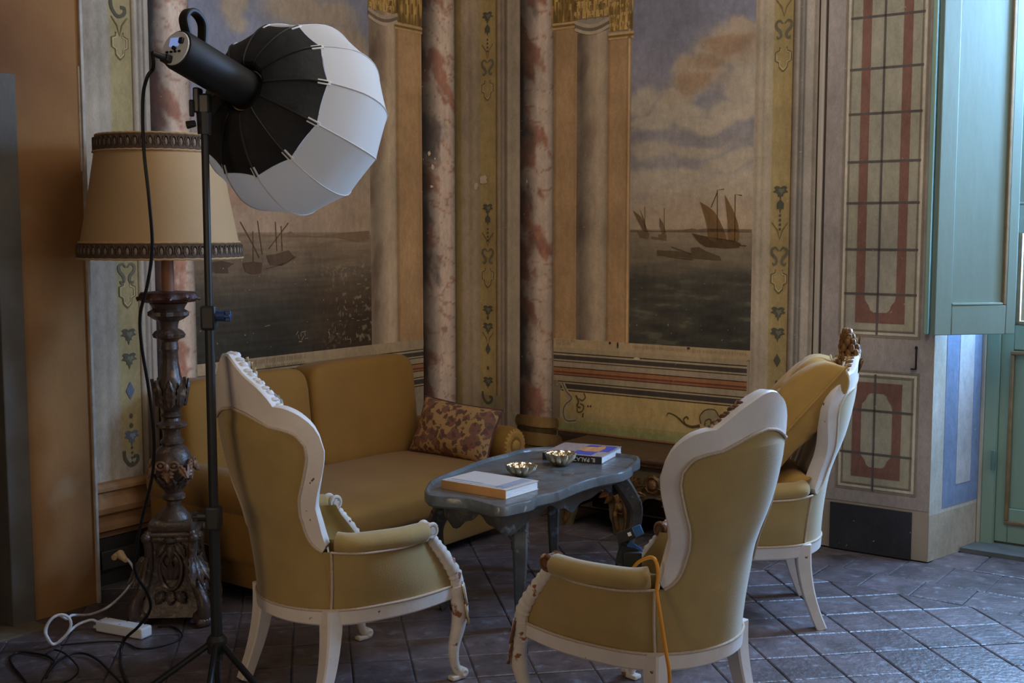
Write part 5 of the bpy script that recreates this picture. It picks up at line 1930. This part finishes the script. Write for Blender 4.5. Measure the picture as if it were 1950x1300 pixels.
def cbox(nm, u0, u1, v0, v1, z0, z1, m, bev=.006, par=cons):
    return obj(nm, G().box(((u0 + u1) / 2 - 1.42, (v0 + v1) / 2 + .23, (z0 + z1) / 2), (u1 - u0, v1 - v0, z1 - z0), bev), m, par)


cbox('console_top', .95, 1.90, -.46, -.012, .395, .415, walnut)
cbox('top_moulding', .965, 1.885, -.445, -.012, .375, .395, gilt_walnut)
cbox('frieze', .985, 1.865, -.425, -.012, .350, .375, walnut, .003)
cbox('back_board', 1.0, 1.85, -.04, -.012, .02, .35, walnut, .003)


def arch(a, b, z0, zt, n=10):
    return [(a + (b - a) * (1 - math.cos(PI * i / n)) / 2, z0 + (zt - z0) * math.sin(PI * i / n) ** .7) for i in range(n + 1)]


poly = [(.985, .352), (.985, .06), (1.00, 0.0), (1.10, 0.0), (1.12, .06)] + arch(1.13, 1.345, .08, .215) + [(1.36, .05), (1.37, 0), (1.47, 0), (1.48, .05)] + arch(1.495, 1.71, .08, .215) + \
       [(1.72, .06), (1.74, 0), (1.84, 0), (1.855, .06), (1.855, .352)]
Mf = Matrix(((1, 0, 0, -1.42), (0, 0, 1, .23), (0, 1, 0, 0), (0, 0, 0, 1)))
front = obj('front_apron', G().prism(poly, -.42, -.39, Mf), cream_apron, cons, sharp=30)
for u in (.985, 1.835):
    cbox('side_board', u, u + .02, -.40, -.03, .05, .36, walnut, .003)
g = G()
for (u, z, r) in ((1.055, .15, .045), (1.42, .15, .045), (1.785, .15, .045), (1.60, .285, .05), (1.24, .30, .035)):
    M = Mf @ Matrix.Translation((u, z, -.42)) @ Matrix.Rotation(PI, 4, 'X')
    ros = G().lathe([(r, 0), (r * 1.02, .012), (r * .8, .022), (r * .62, .012), (r * .5, .016), (r * .35, .030), (r * .12, .034), (.001, .034)], 24, mod=lambda a, z, rr_: 1 + .06 * math.cos(9 * a), M=M)
    obj('carved_rosette', ros, gilt_walnut, front, sharp=40)
for (u, sgn) in ((1.055, 1), (1.42, -1), (1.42, 1), (1.785, -1)):
    g = G()
    for k in range(7):
        a = -.9 + .42 * k
        base = Mf @ Vector((u + sgn * .03, .235, -.425))
        dr = Vector((sgn * math.cos(a), 0, math.sin(a)))
        g.leaf(base, dr, (0, -1, 0), .125 - .008 * abs(k - 3), .048, .22)
    path = curve([Mf @ Vector((u + sgn * x, z, -.43)) for x, z in ((-.02, .33), (.04, .31), (.055, .24), (.02, .18), (.035, .10), (.02, .03))], 5)
    g.tube(path, [.012 + .008 * math.sin(PI * i / (len(path) - 1)) for i in range(len(path))], 8)
    obj('carved_acanthus', g, gilt_walnut, front, sharp=40)
g = G()
for k in range(9):
    g.blob(Mf @ Vector((1.36 + .012 * k, .31 - .019 * k, -.432)), (.012, .012, .011), 7, 4)
obj('carved_beads', g, gilt_walnut, front)

# ------------------------------------------------------------------ floor lamp on a carved torchere
LP = Vector((-1.357, 4.66, 0))
lamp = thing('floor_lamp', 'tall carved wooden floor lamp with a large tan braided shade', 'lamp', LP)
old_wood = mat('old_carved_wood', pc(41, 32, 27), .38, var=.35, scale=16, bump=.25, bscale=60, spots=[(pc(86, 70, 56), 26, .6, .72)], spec=.55)
dark_wood = mat('dark_plate_wood', pc(46, 28, 24), .4, var=.3, scale=14, bump=.2)
PXM = 4.72 / 2250 * 1.0


def zl_(py):
    return DP(335, py, 4.66).z


col = [(35, 577), (31, 583), (28, 588), (36, 593), (36, 600), (28, 607), (19, 611), (17, 617), (16, 625), (25, 630), (29, 636), (27, 642), (18, 646), (15, 650), (16, 658), (17, 664), (15, 668), (16, 690),
       (20, 715), (24, 724), (27, 740), (28, 755), (25, 770), (17, 779), (15, 783), (20, 787), (20, 791), (15, 795), (17, 800), (27, 806), (27, 811), (18, 816), (15, 822), (16, 832), (22, 838), (22, 842),
       (18, 846), (27, 852), (34, 864), (37, 878), (36, 892), (30, 908), (20, 928), (16, 936), (22, 941), (22, 947), (14, 952), (14, 962), (22, 970), (30, 980), (32, 987)]
prof = [(r * PXM, zl_(y)) for r, y in col][::-1]


def flute(a, z, r):
    if zl_(720) < z < zl_(668):
        return 1 - .10 * abs(math.cos(5 * a)) ** 2
    if zl_(606) < z < zl_(586) or zl_(643) < z < zl_(628) or zl_(815) < z < zl_(801):
        return 1 + .07 * math.cos(9 * a)
    return 1


obj('turned_column', G().lathe(prof, 36, mod=flute), old_wood, lamp, sharp=35)
g = G().lathe([(.040, zl_(578)), (.100, zl_(574)), (.113, zl_(568)), (.112, zl_(561)), (.104, zl_(556)), (.05, zl_(554))], 48, mod=lambda a, z, r: 1 + .05 * math.cos(10 * a) if r > .06 else 1)
for k in range(10):
    a = 2 * PI * k / 10
    g.leaf((.085 * math.cos(a), .085 * math.sin(a), zl_(560)), (math.cos(a), math.sin(a), -.4), (0, 0, 1), .045, .05, -.1)
obj('drip_plate', g, dark_wood, lamp, sharp=40)
obj('candle_tube', G().lathe([(.024, zl_(556)), (.025, zl_(540)), (.023, zl_(470)), (.02, zl_(462))], 18), mat('brown_tube', pc(92, 60, 42), .5, var=.2, scale=10), lamp)
# leaves on the bulbs, mask on the lower bulb
for k in range(8):
    g = G()
    a = 2 * PI * k / 8 + .2
    g.leaf((.052 * math.cos(a), .052 * math.sin(a), zl_(772)), (.10 * math.cos(a), .10 * math.sin(a), 1), (math.cos(a), math.sin(a), 0), .11, .052, .12)
    obj('carved_leaf', g, old_wood, lamp, sharp=40)
    g = G().leaf((.030 * math.cos(a), .030 * math.sin(a), zl_(930)), (.6 * math.cos(a), .6 * math.sin(a), 1), (math.cos(a), math.sin(a), 0), .075, .05, .2)
    obj('carved_leaf', g, old_wood, lamp, sharp=40)
g = G()
for k in range(4):
    a = 2 * PI * k / 4 - PI / 2
    ca, sa = math.cos(a), math.sin(a)
    ctr = Vector((ca * .074, sa * .074, zl_(880)))
    tx = Vector((-sa, ca, 0))
    for sg in (-1, 1):
        loop_ = [ctr + tx * sg * (.026 + .019 * math.cos(b)) + Vector((0, 0, .016 * math.sin(b))) + Vector((ca, sa, 0)) * .004 for b in [2 * PI * i / 12 for i in range(12)]]
        g.tube(loop_, .0055, 6, loop=True)
        g.blob(ctr + tx * sg * .026 + Vector((ca, sa, 0)) * .002, (.010, .010, .009), 7, 4)
    g.leaf(ctr + Vector((0, 0, -.012)), (ca * -.15, sa * -.15, -1), (ca, sa, 0), .055, .05, .15)
    for sg in (-1, 1):
        g.leaf(ctr + tx * sg * .045, tx * sg * .6 + Vector((0, 0, -.8)), (ca, sa, 0), .06, .034, .2)
    g.blob(ctr + Vector((ca * .012, sa * .012, -.006)), (.012, .012, .018), 7, 5)
obj('carved_mask', g, mat('mask_wood', pc(78, 58, 44), .4, var=.4, scale=30), lamp, sharp=40)
# stepped plinth and three-sided-looking tapering base with volutes and paws
rot = Matrix.Rotation(math.radians(4), 4, 'Z')
g = G()
for (hw, z0, z1) in ((.086, zl_(1003), zl_(985)), (.100, zl_(1012), zl_(1003)), (.092, zl_(1022), zl_(1012))):
    g.box((0, 0, (z0 + z1) / 2), (2 * hw, 2 * hw, z1 - z0), .006, rot)
obj('plinth', g, old_wood, lamp, sharp=30)
rings = []
for py, hw, cc in ((1020, .074, .0), (1040, .080, .01), (1080, .088, .015), (1120, .098, .014), (1145, .112, .01), (1158, .118, .0)):
    z = zl_(py)
    ring = []
    for sx, sy in ((-1, -1), (1, -1), (1, 1), (-1, 1)):
        nx_, ny_ = -sy, sx
        for t in (0.0, .25, .5, .75):
            x = sx * hw + (nx_ - sx if False else 0)
            ring.append((sx, sy, t))
    pts = []
    cs = [(-hw, -hw), (hw, -hw), (hw, hw), (-hw, hw)]
    for i in range(4):
        p, q = cs[i], cs[(i + 1) % 4]
        mid = ((p[0] + q[0]) / 2, (p[1] + q[1]) / 2)
        L_ = math.hypot(*mid)
        for t in (0, .2, .4, .6, .8):
            k = cc * math.sin(PI * t)
            pts.append(rot @ Vector((p[0] + (q[0] - p[0]) * t - mid[0] / L_ * k, p[1] + (q[1] - p[1]) * t - mid[1] / L_ * k, z)))
    rings.append(pts)
base = obj('pedestal', G().loft(rings), old_wood, lamp, sharp=40)
for i in range(4):
    a = PI / 4 + i * PI / 2 + math.radians(4)
    ca, sa = math.cos(a), math.sin(a)
    g = G()
    vp = curve([Vector((ca * r, sa * r, z)) for r, z in ((.118, .37), (.125, .34), (.118, .28), (.125, .21), (.150, .15), (.185, .10), (.190, .055), (.178, .03))], 5)
    g.tube(vp, [interp(k / (len(vp) - 1), [0, .3, .7, 1], [.015, .017, .024, .030]) for k in range(len(vp))], 10)
    g.blob((ca * .128, sa * .128, .345), (.022, .022, .022), 9, 6)
    for k in range(3):
        g.leaf((ca * .135 - sa * .01 * (k - 1), sa * .135 + ca * .01 * (k - 1), .27), (ca * .3 - sa * .3 * (k - 1), sa * .3 + ca * .3 * (k - 1), -1), (ca, sa, .2), .12, .045, .25)
    obj('corner_volute', g, old_wood, base, sharp=40)
    g = G()
    for k in range(-2, 3):
        d = Vector((ca - sa * .35 * k, sa + ca * .35 * k, 0)).normalized()
        g.blob(Vector((ca * .165, sa * .165, 0)) + d * .035 + Vector((0, 0, .019)), (.017, .017, .019), 8, 5)
    g.blob((ca * .168, sa * .168, .032), (.034, .034, .030), 10, 6)
    obj('paw_foot', g, old_wood, base, sharp=40)
for i in range(4):
    a = i * PI / 2 - PI / 2 + math.radians(4)
    ca, sa = math.cos(a), math.sin(a)
    tx = Vector((-sa, ca, 0))
    g = G()
    fr_ = lambda z: interp(z, [.09, .14, .25, .36], [.118, .100, .084, .078])
    loop_ = []
    for k in range(24):
        b = 2 * PI * k / 24
        z = .215 + .075 * math.sin(b)
        loop_.append(Vector((ca, sa, 0)) * fr_(z) + tx * (.042 * math.cos(b)) + Vector((0, 0, z)))
    g.tube(loop_, .008, 7, loop=True)
    g.blob(Vector((ca, sa, 0)) * (fr_(.33) + .004) + Vector((0, 0, .335)), (.030, .030, .016), 9, 5)
    for sg in (-1, 0, 1):
        g.leaf(Vector((ca, sa, 0)) * fr_(.29) + tx * sg * .02 + Vector((0, 0, .325)), tx * sg * .6 + Vector((0, 0, -1)), (ca, sa, 0), .07, .04, .2)
        g.leaf(Vector((ca, sa, 0)) * (fr_(.12) + .004) + tx * sg * .03 + Vector((0, 0, .135)), tx * sg * .5 + Vector((0, 0, -1)), (ca, sa, 0), .055, .04, .2)
        g.leaf(Vector((ca, sa, 0)) * (fr_(.2) - .002) + tx * sg * .012 + Vector((0, 0, .175)), tx * sg * .3 + Vector((0, 0, 1)), (ca, sa, 0), .08, .03, .15)
    obj('carved_cartouche', g, old_wood, base, sharp=40)
# shade
shade_cloth = mat('parchment_shade', pc(112, 90, 62), .7, var=.06, scale=2.5, bump=.05, bscale=200)
r_t, r_b = .229, .310
z_t, z_b = zl_(262), zl_(487)
sx_ = -0.024
g = G()
prof = [(r_b, z_b), (r_b + (r_t - r_b) * .5 - .003, (z_b + z_t) / 2), (r_t, z_t), (r_t - .004, z_t), (r_b - .005, z_b)]
shade = obj('shade', G().loft([[Vector((sx_ + r * math.cos(2 * PI * j / 72), r * math.sin(2 * PI * j / 72), z)) for j in range(72)] for r, z in prof], loop=True), shade_cloth, lamp, sharp=50)
braid_dark = mat('dark_braid', pc(50, 38, 30), .8, var=.15, scale=60, bump=.3, bscale=200)
braid_pale = mat('pale_braid', pc(84, 74, 62), .8, var=.15, scale=90, bump=.4, bscale=300)
for (z0, z1, nring) in ((zl_(290), zl_(263), 54), (zl_(489), zl_(463), 64)):
    rr0 = lambda z: r_b + (r_t - r_b) * (z - z_b) / (z_t - z_b)
    prof = [(rr0(z0) + .001, z0), (rr0(z0) + .005, z0 + .002), (rr0(z1) + .005, z1 - .002), (rr0(z1) + .001, z1)]
    band = obj('braid_band', G().loft([[Vector((sx_ + r * math.cos(2 * PI * j / 72), r * math.sin(2 * PI * j / 72), z)) for j in range(72)] for r, z in prof]), braid_dark, shade, sharp=60)
    gp, gd, ge = G(), G(), G()
    zc_ = (z0 + z1) / 2
    hz_ = (z1 - z0) / 2
    for k in range(nring):
        a = 2 * PI * k / nring
        rc = rr0(zc_) + .006
        tx = Vector((-math.sin(a), math.cos(a), 0))
        c_ = Vector((sx_ + rc * math.cos(a), rc * math.sin(a), zc_))
        wv = PI * rc / nring
        loop_ = [c_ + tx * (wv * .80 * math.cos(b)) + Vector((0, 0, hz_ * .80 * math.sin(b))) for b in [2 * PI * i / 10 for i in range(10)]]
        gd.tube(loop_, .0035, 5, loop=True)
        M = Matrix.Translation(c_) @ Matrix.Rotation(a, 4, 'Z')
        gp.blob((0, 0, 0), (.003, wv * .45, hz_ * .52), 8, 4, M)
    for zz in (z0 - .004, z1 + .004):
        ge.tube([Vector((sx_ + (rr0(zz) + .003) * math.cos(2 * PI * j / 96), (rr0(zz) + .003) * math.sin(2 * PI * j / 96), zz + .0015 * (j % 2))) for j in range(96)], .004, 5, loop=True)
    obj('braid_ring', gd, braid_dark, band, sharp=60)
    obj('braid_bead', gp, braid_pale, band, sharp=60)
    obj('edge_cord', ge, mat('edge_cord', pc(116, 94, 64), .8), band, sharp=60)
g = G()
for k in range(3):
    a = 2 * PI * k / 3 + .4
    g.tube([(0, 0, zl_(462)), (sx_ + (r_t - .01) * math.cos(a), (r_t - .01) * math.sin(a), z_t - .01)], .003, 6)
obj('shade_carrier', g, mat('brass_wire', (.3, .22, .1), .4, metal=1), shade)

# ------------------------------------------------------------------ photo light on its stand
SPX, SPY = -0.925, 3.6
blk = mat('black_metal', (.012, .012, .013), .32, var=.2, spec=.6)
blk_matte = mat('black_plastic', (.016, .016, .017), .5, var=.2)
stand = thing('light_stand', 'slim black tripod light stand carrying the studio light', 'stand', (SPX, SPY, 0))
Z0s = 0.262
g = G().tube([(0, 0, Z0s - .05), (0, 0, .66)], .0175, 14)
obj('lower_tube', g, blk, stand)
g = G().tube([(0, 0, .62), (0, 0, 1.29)], .0145, 14)
obj('middle_tube', g, blk, stand)
g = G().tube([(0, 0, 1.27), (0, 0, 1.865)], .0115, 14)
obj('upper_tube', g, blk, stand)
for z, m_, kb in ((.665, blk_matte, -1), (1.287, blk_matte, 1)):
    cl = obj('clamp', G().box((0, 0, z), (.046, .046, .075), .008), m_, stand)
    blue = mat('blue_knob', (.012, .045, .16), .45)
    g = G().tube([(kb * .02, 0, z + .005), (kb * .048, 0, z + .005)], [.016, .017], 12)
    g.box((kb * .056, 0, z + .005), (.020, .010, .034), .003)
    g.box((kb * .056, 0, z + .005), (.020, .034, .010), .003)
    obj('knob', g, blue if kb > 0 else blk_matte, cl)
hub = obj('hub', G().lathe([(.020, Z0s - .03), (.030, Z0s - .025), (.032, Z0s + .015), (.022, Z0s + .03)], 16), blk_matte, stand)
steel = mat('leg_tube', (.03, .032, .036), .22, metal=.6)
for a in (math.radians(202), math.radians(-36), math.radians(-85)):
    d = Vector((math.cos(a), math.sin(a), 0))
    leg = obj('leg', G().tube([d * .028 + Vector((0, 0, Z0s)), d * .43 + Vector((0, 0, .014))], .0105, 10), steel, stand)
    obj('brace', G().tube([d * .022 + Vector((0, 0, .10)), d * .20 + Vector((0, 0, .155))], .005, 8), steel, stand)
    obj('rubber_foot', G().tube([d * .42 + Vector((0, 0, .018)), d * .455 + Vector((0, 0, .010))], [.014, .010], 10), blk_matte, leg)
obj('foot_collar', G().lathe([(.018, .09), (.024, .092), (.024, .115), (.018, .118)], 14), blk_matte, stand)
obj('centre_rod', G().tube([(0, 0, .02), (0, 0, Z0s)], .010, 10), steel, stand)

# axis of the lamp head: towards image right, down and away
BC = DP(410, 137, 3.6)
DC = DP(556, 224, 3.6 + .30)
AX = (DC - BC).normalized()
sideV = AX.cross(Vector((0, 0, 1))).normalized()
upV = sideV.cross(AX).normalized()
MH = Matrix(((AX.x, sideV.x, upV.x, BC.x), (AX.y, sideV.y, upV.y, BC.y), (AX.z, sideV.z, upV.z, BC.z), (0, 0, 0, 1)))     # x along the axis, z up
MHr = Matrix.Translation(-BC) @ MH
RXm = Matrix.Rotation(PI / 2, 4, 'Y')
head = thing('studio_light', 'black cylindrical studio light with pale rear panel clamped on the tripod stand', 'light', BC)
DA = (DC - BC).length
r_h = .060
g = G().lathe([(.050, -.165), (.056, -.162), (r_h, -.150), (r_h, .13), (r_h + .003, .135), (r_h + .003, .150), (.05, .152)], 36, M=MHr @ RXm)
obj('lamp_body', g, blk_matte, head)
pan = obj('rear_panel', G().lathe([(.001, -.168), (.050, -.168), (.052, -.163), (.05, -.158)], 32, M=MHr @ RXm), mat('panel_pale', pc(178, 170, 158), .4, var=.05), head)
em = bpy.data.materials.new('lit_display')
em.use_nodes = True
em.node_tree.nodes['Principled BSDF'].inputs['Base Color'].default_value = (.3, .4, .8, 1)
em.node_tree.nodes['Principled BSDF'].inputs['Emission Color'].default_value = (.30, .45, 1, 1)
em.node_tree.nodes['Principled BSDF'].inputs['Emission Strength'].default_value = .45
obj('display', G().box((-.1695, -.006, .018), (.004, .036, .026), .002).tf(MHr), em, pan)
g = G()
for k in range(4):
    g.box((-.1695, -.027 + .016 * k, -.012), (.005, .009, .006), .001)
g.box((-.170, .022, .020), (.012, .016, .018), .003)
g.tube([(-.168, .0, -.002), (-.176, .0, -.002)], .006, 10)
obj('button', g.tf(MHr), blk_matte, pan)
g = G().box((-.176, -.016, -.036), (.024, .030, .022), .004)
g.tube([(-.185, -.016, -.036), (-.225, -.022, -.040)], [.010, .007], 10)
obj('mains_plug', g.tf(MHr), blk_matte, head)
hp = curve([Vector(p) for p in ((-.135, 0, r_h - .002), (-.158, 0, r_h + .035), (-.145, 0, r_h + .066), (-.115, 0, r_h + .070), (-.085, 0, r_h + .050), (-.072, 0, r_h - .002))], 6)
sec = [(-1, -.5), (-.8, -1), (.8, -1), (1, -.5), (1, .5), (.8, 1), (-.8, 1), (-1, .5)]
obj('carry_handle', G().tube([MHr @ Vector(p) for p in hp], [(.017, .007)] * len(hp), up=upV, sec=sec), blk_matte, head)
# tilting bracket down to the stand
top = Vector((SPX, SPY, 1.87)) - BC
g = G().tube([top + Vector((0, 0, -.03)), top + Vector((0, 0, .035))], [.021, .024], 14)
g.box(top + Vector((0, 0, .060)), (.040, .040, .06), .006)
g.box(top + Vector((-.018, 0, .070)), (.020, .05, .075), .005)
obj('tilt_bracket', g, blk, head)
g = G().tube([top + Vector((-.02, -.03, .0)), top + Vector((-.045, -.03, -.005))], [.010, .012], 12)
g.box(top + Vector((-.030, -.028, .045)), (.014, .014, .05), .004)
obj('tilt_lever', g, blk_matte, head)

# lantern softbox on the head
soft = thing('lantern_softbox', 'white lantern softbox with black back skirt on the studio light', 'softbox', DC)
MD = Matrix.Translation(-DC) @ MH @ Matrix.Translation((DA, 0, 0)) @ RXm @ Matrix.Rotation(math.radians(9), 4, 'Z')
NS = 12
black_cloth = mat('black_skirt_cloth', (.016, .016, .017), .7, var=.3, scale=12, bump=.9, bscale=9)
white_cloth = mat('white_diffuser_cloth', (.92, .87, .81), .7, var=.03, scale=5, bump=.10, bscale=12)
_n, _l = white_cloth.node_tree.nodes, white_cloth.node_tree.links
_tr, _mx = _n.new('ShaderNodeBsdfTranslucent'), _n.new('ShaderNodeMixShader')
_tr.inputs[0].default_value = (.88, .84, .80, 1)
_mx.inputs[0].default_value = .5
_l.new(_n['Principled BSDF'].outputs[0], _mx.inputs[1])
_l.new(_tr.outputs[0], _mx.inputs[2])
_l.new(_mx.outputs[0], _n['Material Output'].inputs[0])


def gore(prof, sag, m=6):
    """A ribbed cloth: flat-ish panels between NS ribs, sagging inwards."""
    rings = []
    for r, z in prof:
        ring = []
        for k in range(NS):
            a0, a1 = 2 * PI * k / NS, 2 * PI * (k + 1) / NS
            p, q = Vector((math.cos(a0), math.sin(a0), 0)), Vector((math.cos(a1), math.sin(a1), 0))
            for t in range(m):
                u = t / m
                v = p.lerp(q, u)
                v = v * (r * (1 - sag * math.sin(PI * u)))
                ring.append(MD @ Vector((v.x, v.y, z)))
        rings.append(ring)
    return G().loft(rings, cap0=False, cap1=False)


skirt = curve([(.066, -DA + .145), (.090, -.245), (.160, -.225), (.220, -.190), (.258, -.150)], 4)
skirt = [(max(r, .03), z) for r, z in skirt]
obj('black_skirt', gore(skirt, .02), black_cloth, soft, sharp=22)
dome = curve([(.258, -.150), (.284, -.105), (.310, -.045), (.318, .010), (.312, .070), (.285, .130), (.235, .180), (.165, .214), (.080, .230), (.002, .233)], 4)
dome_o = obj('diffuser', gore(dome, .006), white_cloth, soft, sharp=22)
seam = mat('seam_grey', pc(120, 116, 112), .8)
tabm = mat('tab_white', pc(150, 146, 142), .7)
for k in range(NS):
    a = 2 * PI * k / NS
    obj('seam', G().tube([MD @ Vector((math.cos(a) * r * 1.002, math.sin(a) * r * 1.002, z)) for r, z in dome[::2]], .0022, 5), seam, dome_o)
    obj('skirt_rib', G().tube([MD @ Vector((math.cos(a) * r * 1.004, math.sin(a) * r * 1.004, z)) for r, z in skirt], .0035, 6), blk_matte, soft)
    obj('velcro_tab', G().box((.250, 0, -.158), (.040, .016, .004), .001, MD @ Matrix.Rotation(a, 4, 'Z') @ Matrix.Translation((.250, 0, -.158)) @ Matrix.Rotation(-.85, 4, 'Y') @ Matrix.Translation((-.250, 0, .158))), tabm, dome_o)
g = G().lathe([(.060, -DA + .138), (.072, -DA + .140), (.074, -DA + .160), (.062, -DA + .162)], 28, M=MD)
for k in range(6):
    a = 2 * PI * k / 6
    g.box((.076 * math.cos(a), .076 * math.sin(a), -DA + .15), (.012, .012, .02), .002, MD)
obj('mount_ring', g, mat('chrome_ring', (.5, .48, .44), .25, metal=1), soft)

# ------------------------------------------------------------------ cables and power strip
rubber = mat('black_cable', (.012, .012, .013), .4)
white_pl = mat('white_plastic', pc(168, 158, 146), .4, var=.04)


def cable(name, label, pts, r, m, extra=None):
    P_ = curve(pts, 8)
    c = Vector(P_[0])
    root = G().tube([Vector(p) - c for p in P_], r, 8)
    o = obj(name, root, m, sharp=80)
    o.location = c
    tag(o, label, 'cable')
    return o


plug_end = BC + (MHr @ Vector((-.225, -.022, -.040)))
pw = [(292, 128, 3.50), (280, 148, 3.51), (272, 190, 3.53), (274, 285, 3.56), (284, 380, 3.58), (290, 470, 3.62), (281, 540, 3.66), (267, 600, 3.70), (270, 660, 3.74), (283, 740, 3.80), (293, 830, 3.86), (290, 905, 3.92),
      (271, 985, 3.98), (256, 1060, 4.03), (260, 1095, 4.06), (280, 1128, 4.10), (286, 1160, 4.13), (264, 1192, 4.17), (237, 1218, 4.22)]
pts = [tuple(plug_end)] + [tuple(DP(*q)) for q in pw] + [tuple(GP(x, y, .006)) for x, y in ((229, 1250), (232, 1275), (242, 1300), (262, 1345))]
cable('power_cable', 'black mains cable hanging from the studio light down to the floor', pts, .0055, rubber)
fl = lambda q, z=.006: tuple(GP(q[0] * .2308, 1000 + q[1] * .2308, z))
cable('floor_cable', 'thin black cable looping on the floor at the left edge', [fl(q) for q in ((230, 1330), (180, 1250), (105, 1160), (85, 1095), (150, 1048), (300, 1058), (410, 1088), (450, 1140))] +
      [fl(q, .012) for q in ((400, 1210), (380, 1255), (430, 1165), (550, 1075), (680, 1055), (800, 1105), (920, 1220), (1010, 1310))], .0045, rubber)
cable('floor_cable', 'thin black cable curving beside the coiled white cord', [fl(q, .015) for q in ((380, 1060), (450, 1027), (540, 1060), (630, 1150), (642, 1210), (580, 1272), (490, 1310))], .0035, rubber)
cable('floor_cable', 'thin black cable lying round the white power strip', [fl(q) for q in ((500, 988), (700, 970), (900, 958), (1030, 968), (1150, 1018), (1300, 1002), (1470, 945), (1500, 895), (1420, 835), (1300, 835))], .0035, rubber)

# power strip
a_, b_ = GP(188, 1200, 0), GP(276, 1216, 0)
strip = thing('power_strip', 'white power strip lying upside down on the tiles', 'power strip', (a_ + b_) / 2, math.atan2(b_.y - a_.y, b_.x - a_.x))
Ls = (b_ - a_).length
g = G().box((0, .012, .022), (Ls, .060, .042), .007)
obj('strip_body', g, white_pl, strip)
g = G()
for x in (-.42, 0, .38):
    for y in (-.008, .032):
        g.tube([(x * Ls, y, .0425), (x * Ls, y, .0436)], .003, 8)
obj('screw', g, mat('screw_dark', (.02, .02, .02), .4), strip)
g = G().box((-Ls / 2 - .012, .006, .012), (.026, .022, .010), .003)
obj('hanging_lug', g, white_pl, strip)
cord = mat('white_cord', pc(140, 138, 140), .5)
sw = (a_ + b_) / 2
ux = (b_ - a_).normalized()
left_end = a_ + Vector((-.0, .012, .024))
plugp = LW(232, 1060)
plug_w = M_LW @ Vector((plugp[0], -.075, plugp[1]))
ctr = GP(115, 1232, 0) + Vector((0, .03, .075))
ring_pts = []
for k in range(15):
    a = -.6 + k / 14 * (2 * PI + .2) * 1.0
    ring_pts.append(ctr + Vector((-.040 * math.cos(a) + .010 * math.sin(a), .010 * k / 14 + .02 * math.sin(a), .066 * math.sin(a))))
pts = [tuple(left_end), tuple(left_end + Vector((-.03, 0, .014))), tuple(GP(150, 1188, .03)), tuple(GP(134, 1200, .025)), tuple(GP(112, 1222, .010))]
pts2 = [tuple(p) for p in (DP(97, 1224, 4.28), DP(88, 1208, 4.28), DP(90, 1190, 4.28), DP(102, 1175, 4.29), DP(118, 1170, 4.30), DP(131, 1176, 4.31), DP(135, 1190, 4.31), DP(127, 1207, 4.30), DP(110, 1223, 4.29),
                              DP(100, 1226, 4.28), DP(92, 1216, 4.27), DP(86, 1200, 4.27), DP(96, 1180, 4.28), DP(112, 1171, 4.30), DP(128, 1178, 4.34))]
pts3 = [tuple(p) for p in (DP(138, 1171, 4.42), GP(170, 1170, .01), DP(205, 1156, 4.60), DP(235, 1130, 4.68), DP(253, 1105, 4.74), DP(257, 1090, 4.80), DP(250, 1074, 4.87), DP(243, 1065, 4.91))]
cable('white_cord', 'white cord coiled on the floor between the power strip and wall plug', pts + pts2 + pts3, .0055, cord)
pl = thing('wall_plug', 'small pale mains plugs pushed into the low wall socket', 'plug', DP(231, 1058, 4.95))
g = G().tube([(.03, -.03, -.012), (.0, .0, 0), (-.012, .02, .004)], [.010, .017, .018], 12)
obj('plug_body', g, mat('ivory_plastic', pc(140, 118, 86), .45), pl)
g = G().tube([(-.03, -.005, -.006), (-.026, .03, -.004)], [.013, .014], 10)
obj('plug_body', g, MATS['ivory_plastic'], pl)

# orange cable over the arm of the chair, and the device on its seat
op = [DP(1205, 1082, 3.70), DP(1216, 1070, 3.58), DP(1230, 1063, 3.44), DP(1240, 1061, 3.36), DP(1247, 1065, 3.30), DP(1252, 1078, 3.265), DP(1253, 1100, 3.258), DP(1251, 1125, 3.25), DP(1256, 1160, 3.235), DP(1263, 1205, 3.225), DP(1269, 1245, 3.215),
      DP(1274, 1275, 3.21), DP(1275, 1310, 3.21), DP(1272, 1400, 3.20), GP(1268, 1525, .006), GP(1240, 1545, .006)]
cable('orange_cable', 'orange cable hanging over the chair arm down to the floor', [tuple(p) for p in op], .0055, mat('orange_cable', pc(150, 92, 26), .5))
dv = thing('camera_rig', 'small black device with blue ends and a white sticker on the chair seat', 'device', DP(1203, 1050, 3.74))
o0 = Vector(dv.location)


def dpt(x, y, Y=3.74):
    return DP(x, y, Y) - o0


blue_pl = mat('blue_plastic', (.035, .13, .36), .3, var=.15)
blkp = MATS['black_plastic']


def slab(nm, p, q, w, th, m, par, bev=.004):
    p, q = Vector(p), Vector(q)
    d = (q - p)
    L_ = d.length
    M = axes((p + q) / 2, d, (0, .25, 1) if abs(d.normalized().z) < .9 else (0, 1, 0))
    return obj(nm, G().box((0, 0, 0), (L_, th, w), bev, M), m, par)


body = slab('battery_body', dpt(1176, 1026), dpt(1210, 1012), .040, .036, blkp, dv)
slab('blue_end', dpt(1206, 1014), dpt(1223, 1007), .044, .034, blue_pl, body)
slab('sticker', dpt(1195.5, 1018, 3.718), dpt(1202, 1015.5, 3.718), .002, .012, mat('sticker_white', pc(150, 150, 148), .5), body, .0005)
slab('grip', dpt(1194, 1034), dpt(1210, 1045), .030, .022, blue_pl, dv)
slab('grip', dpt(1208, 1043), dpt(1216, 1054), .032, .028, blue_pl, dv)
slab('clamp_body', dpt(1178, 1054), dpt(1212, 1062), .050, .060, blkp, dv)
obj('device_base', G().box((.0, .0, -.039), (.060, .07, .09), .006), blkp, dv)
slab('clamp_body', dpt(1186, 1030), dpt(1188, 1054), .030, .020, blkp, dv)
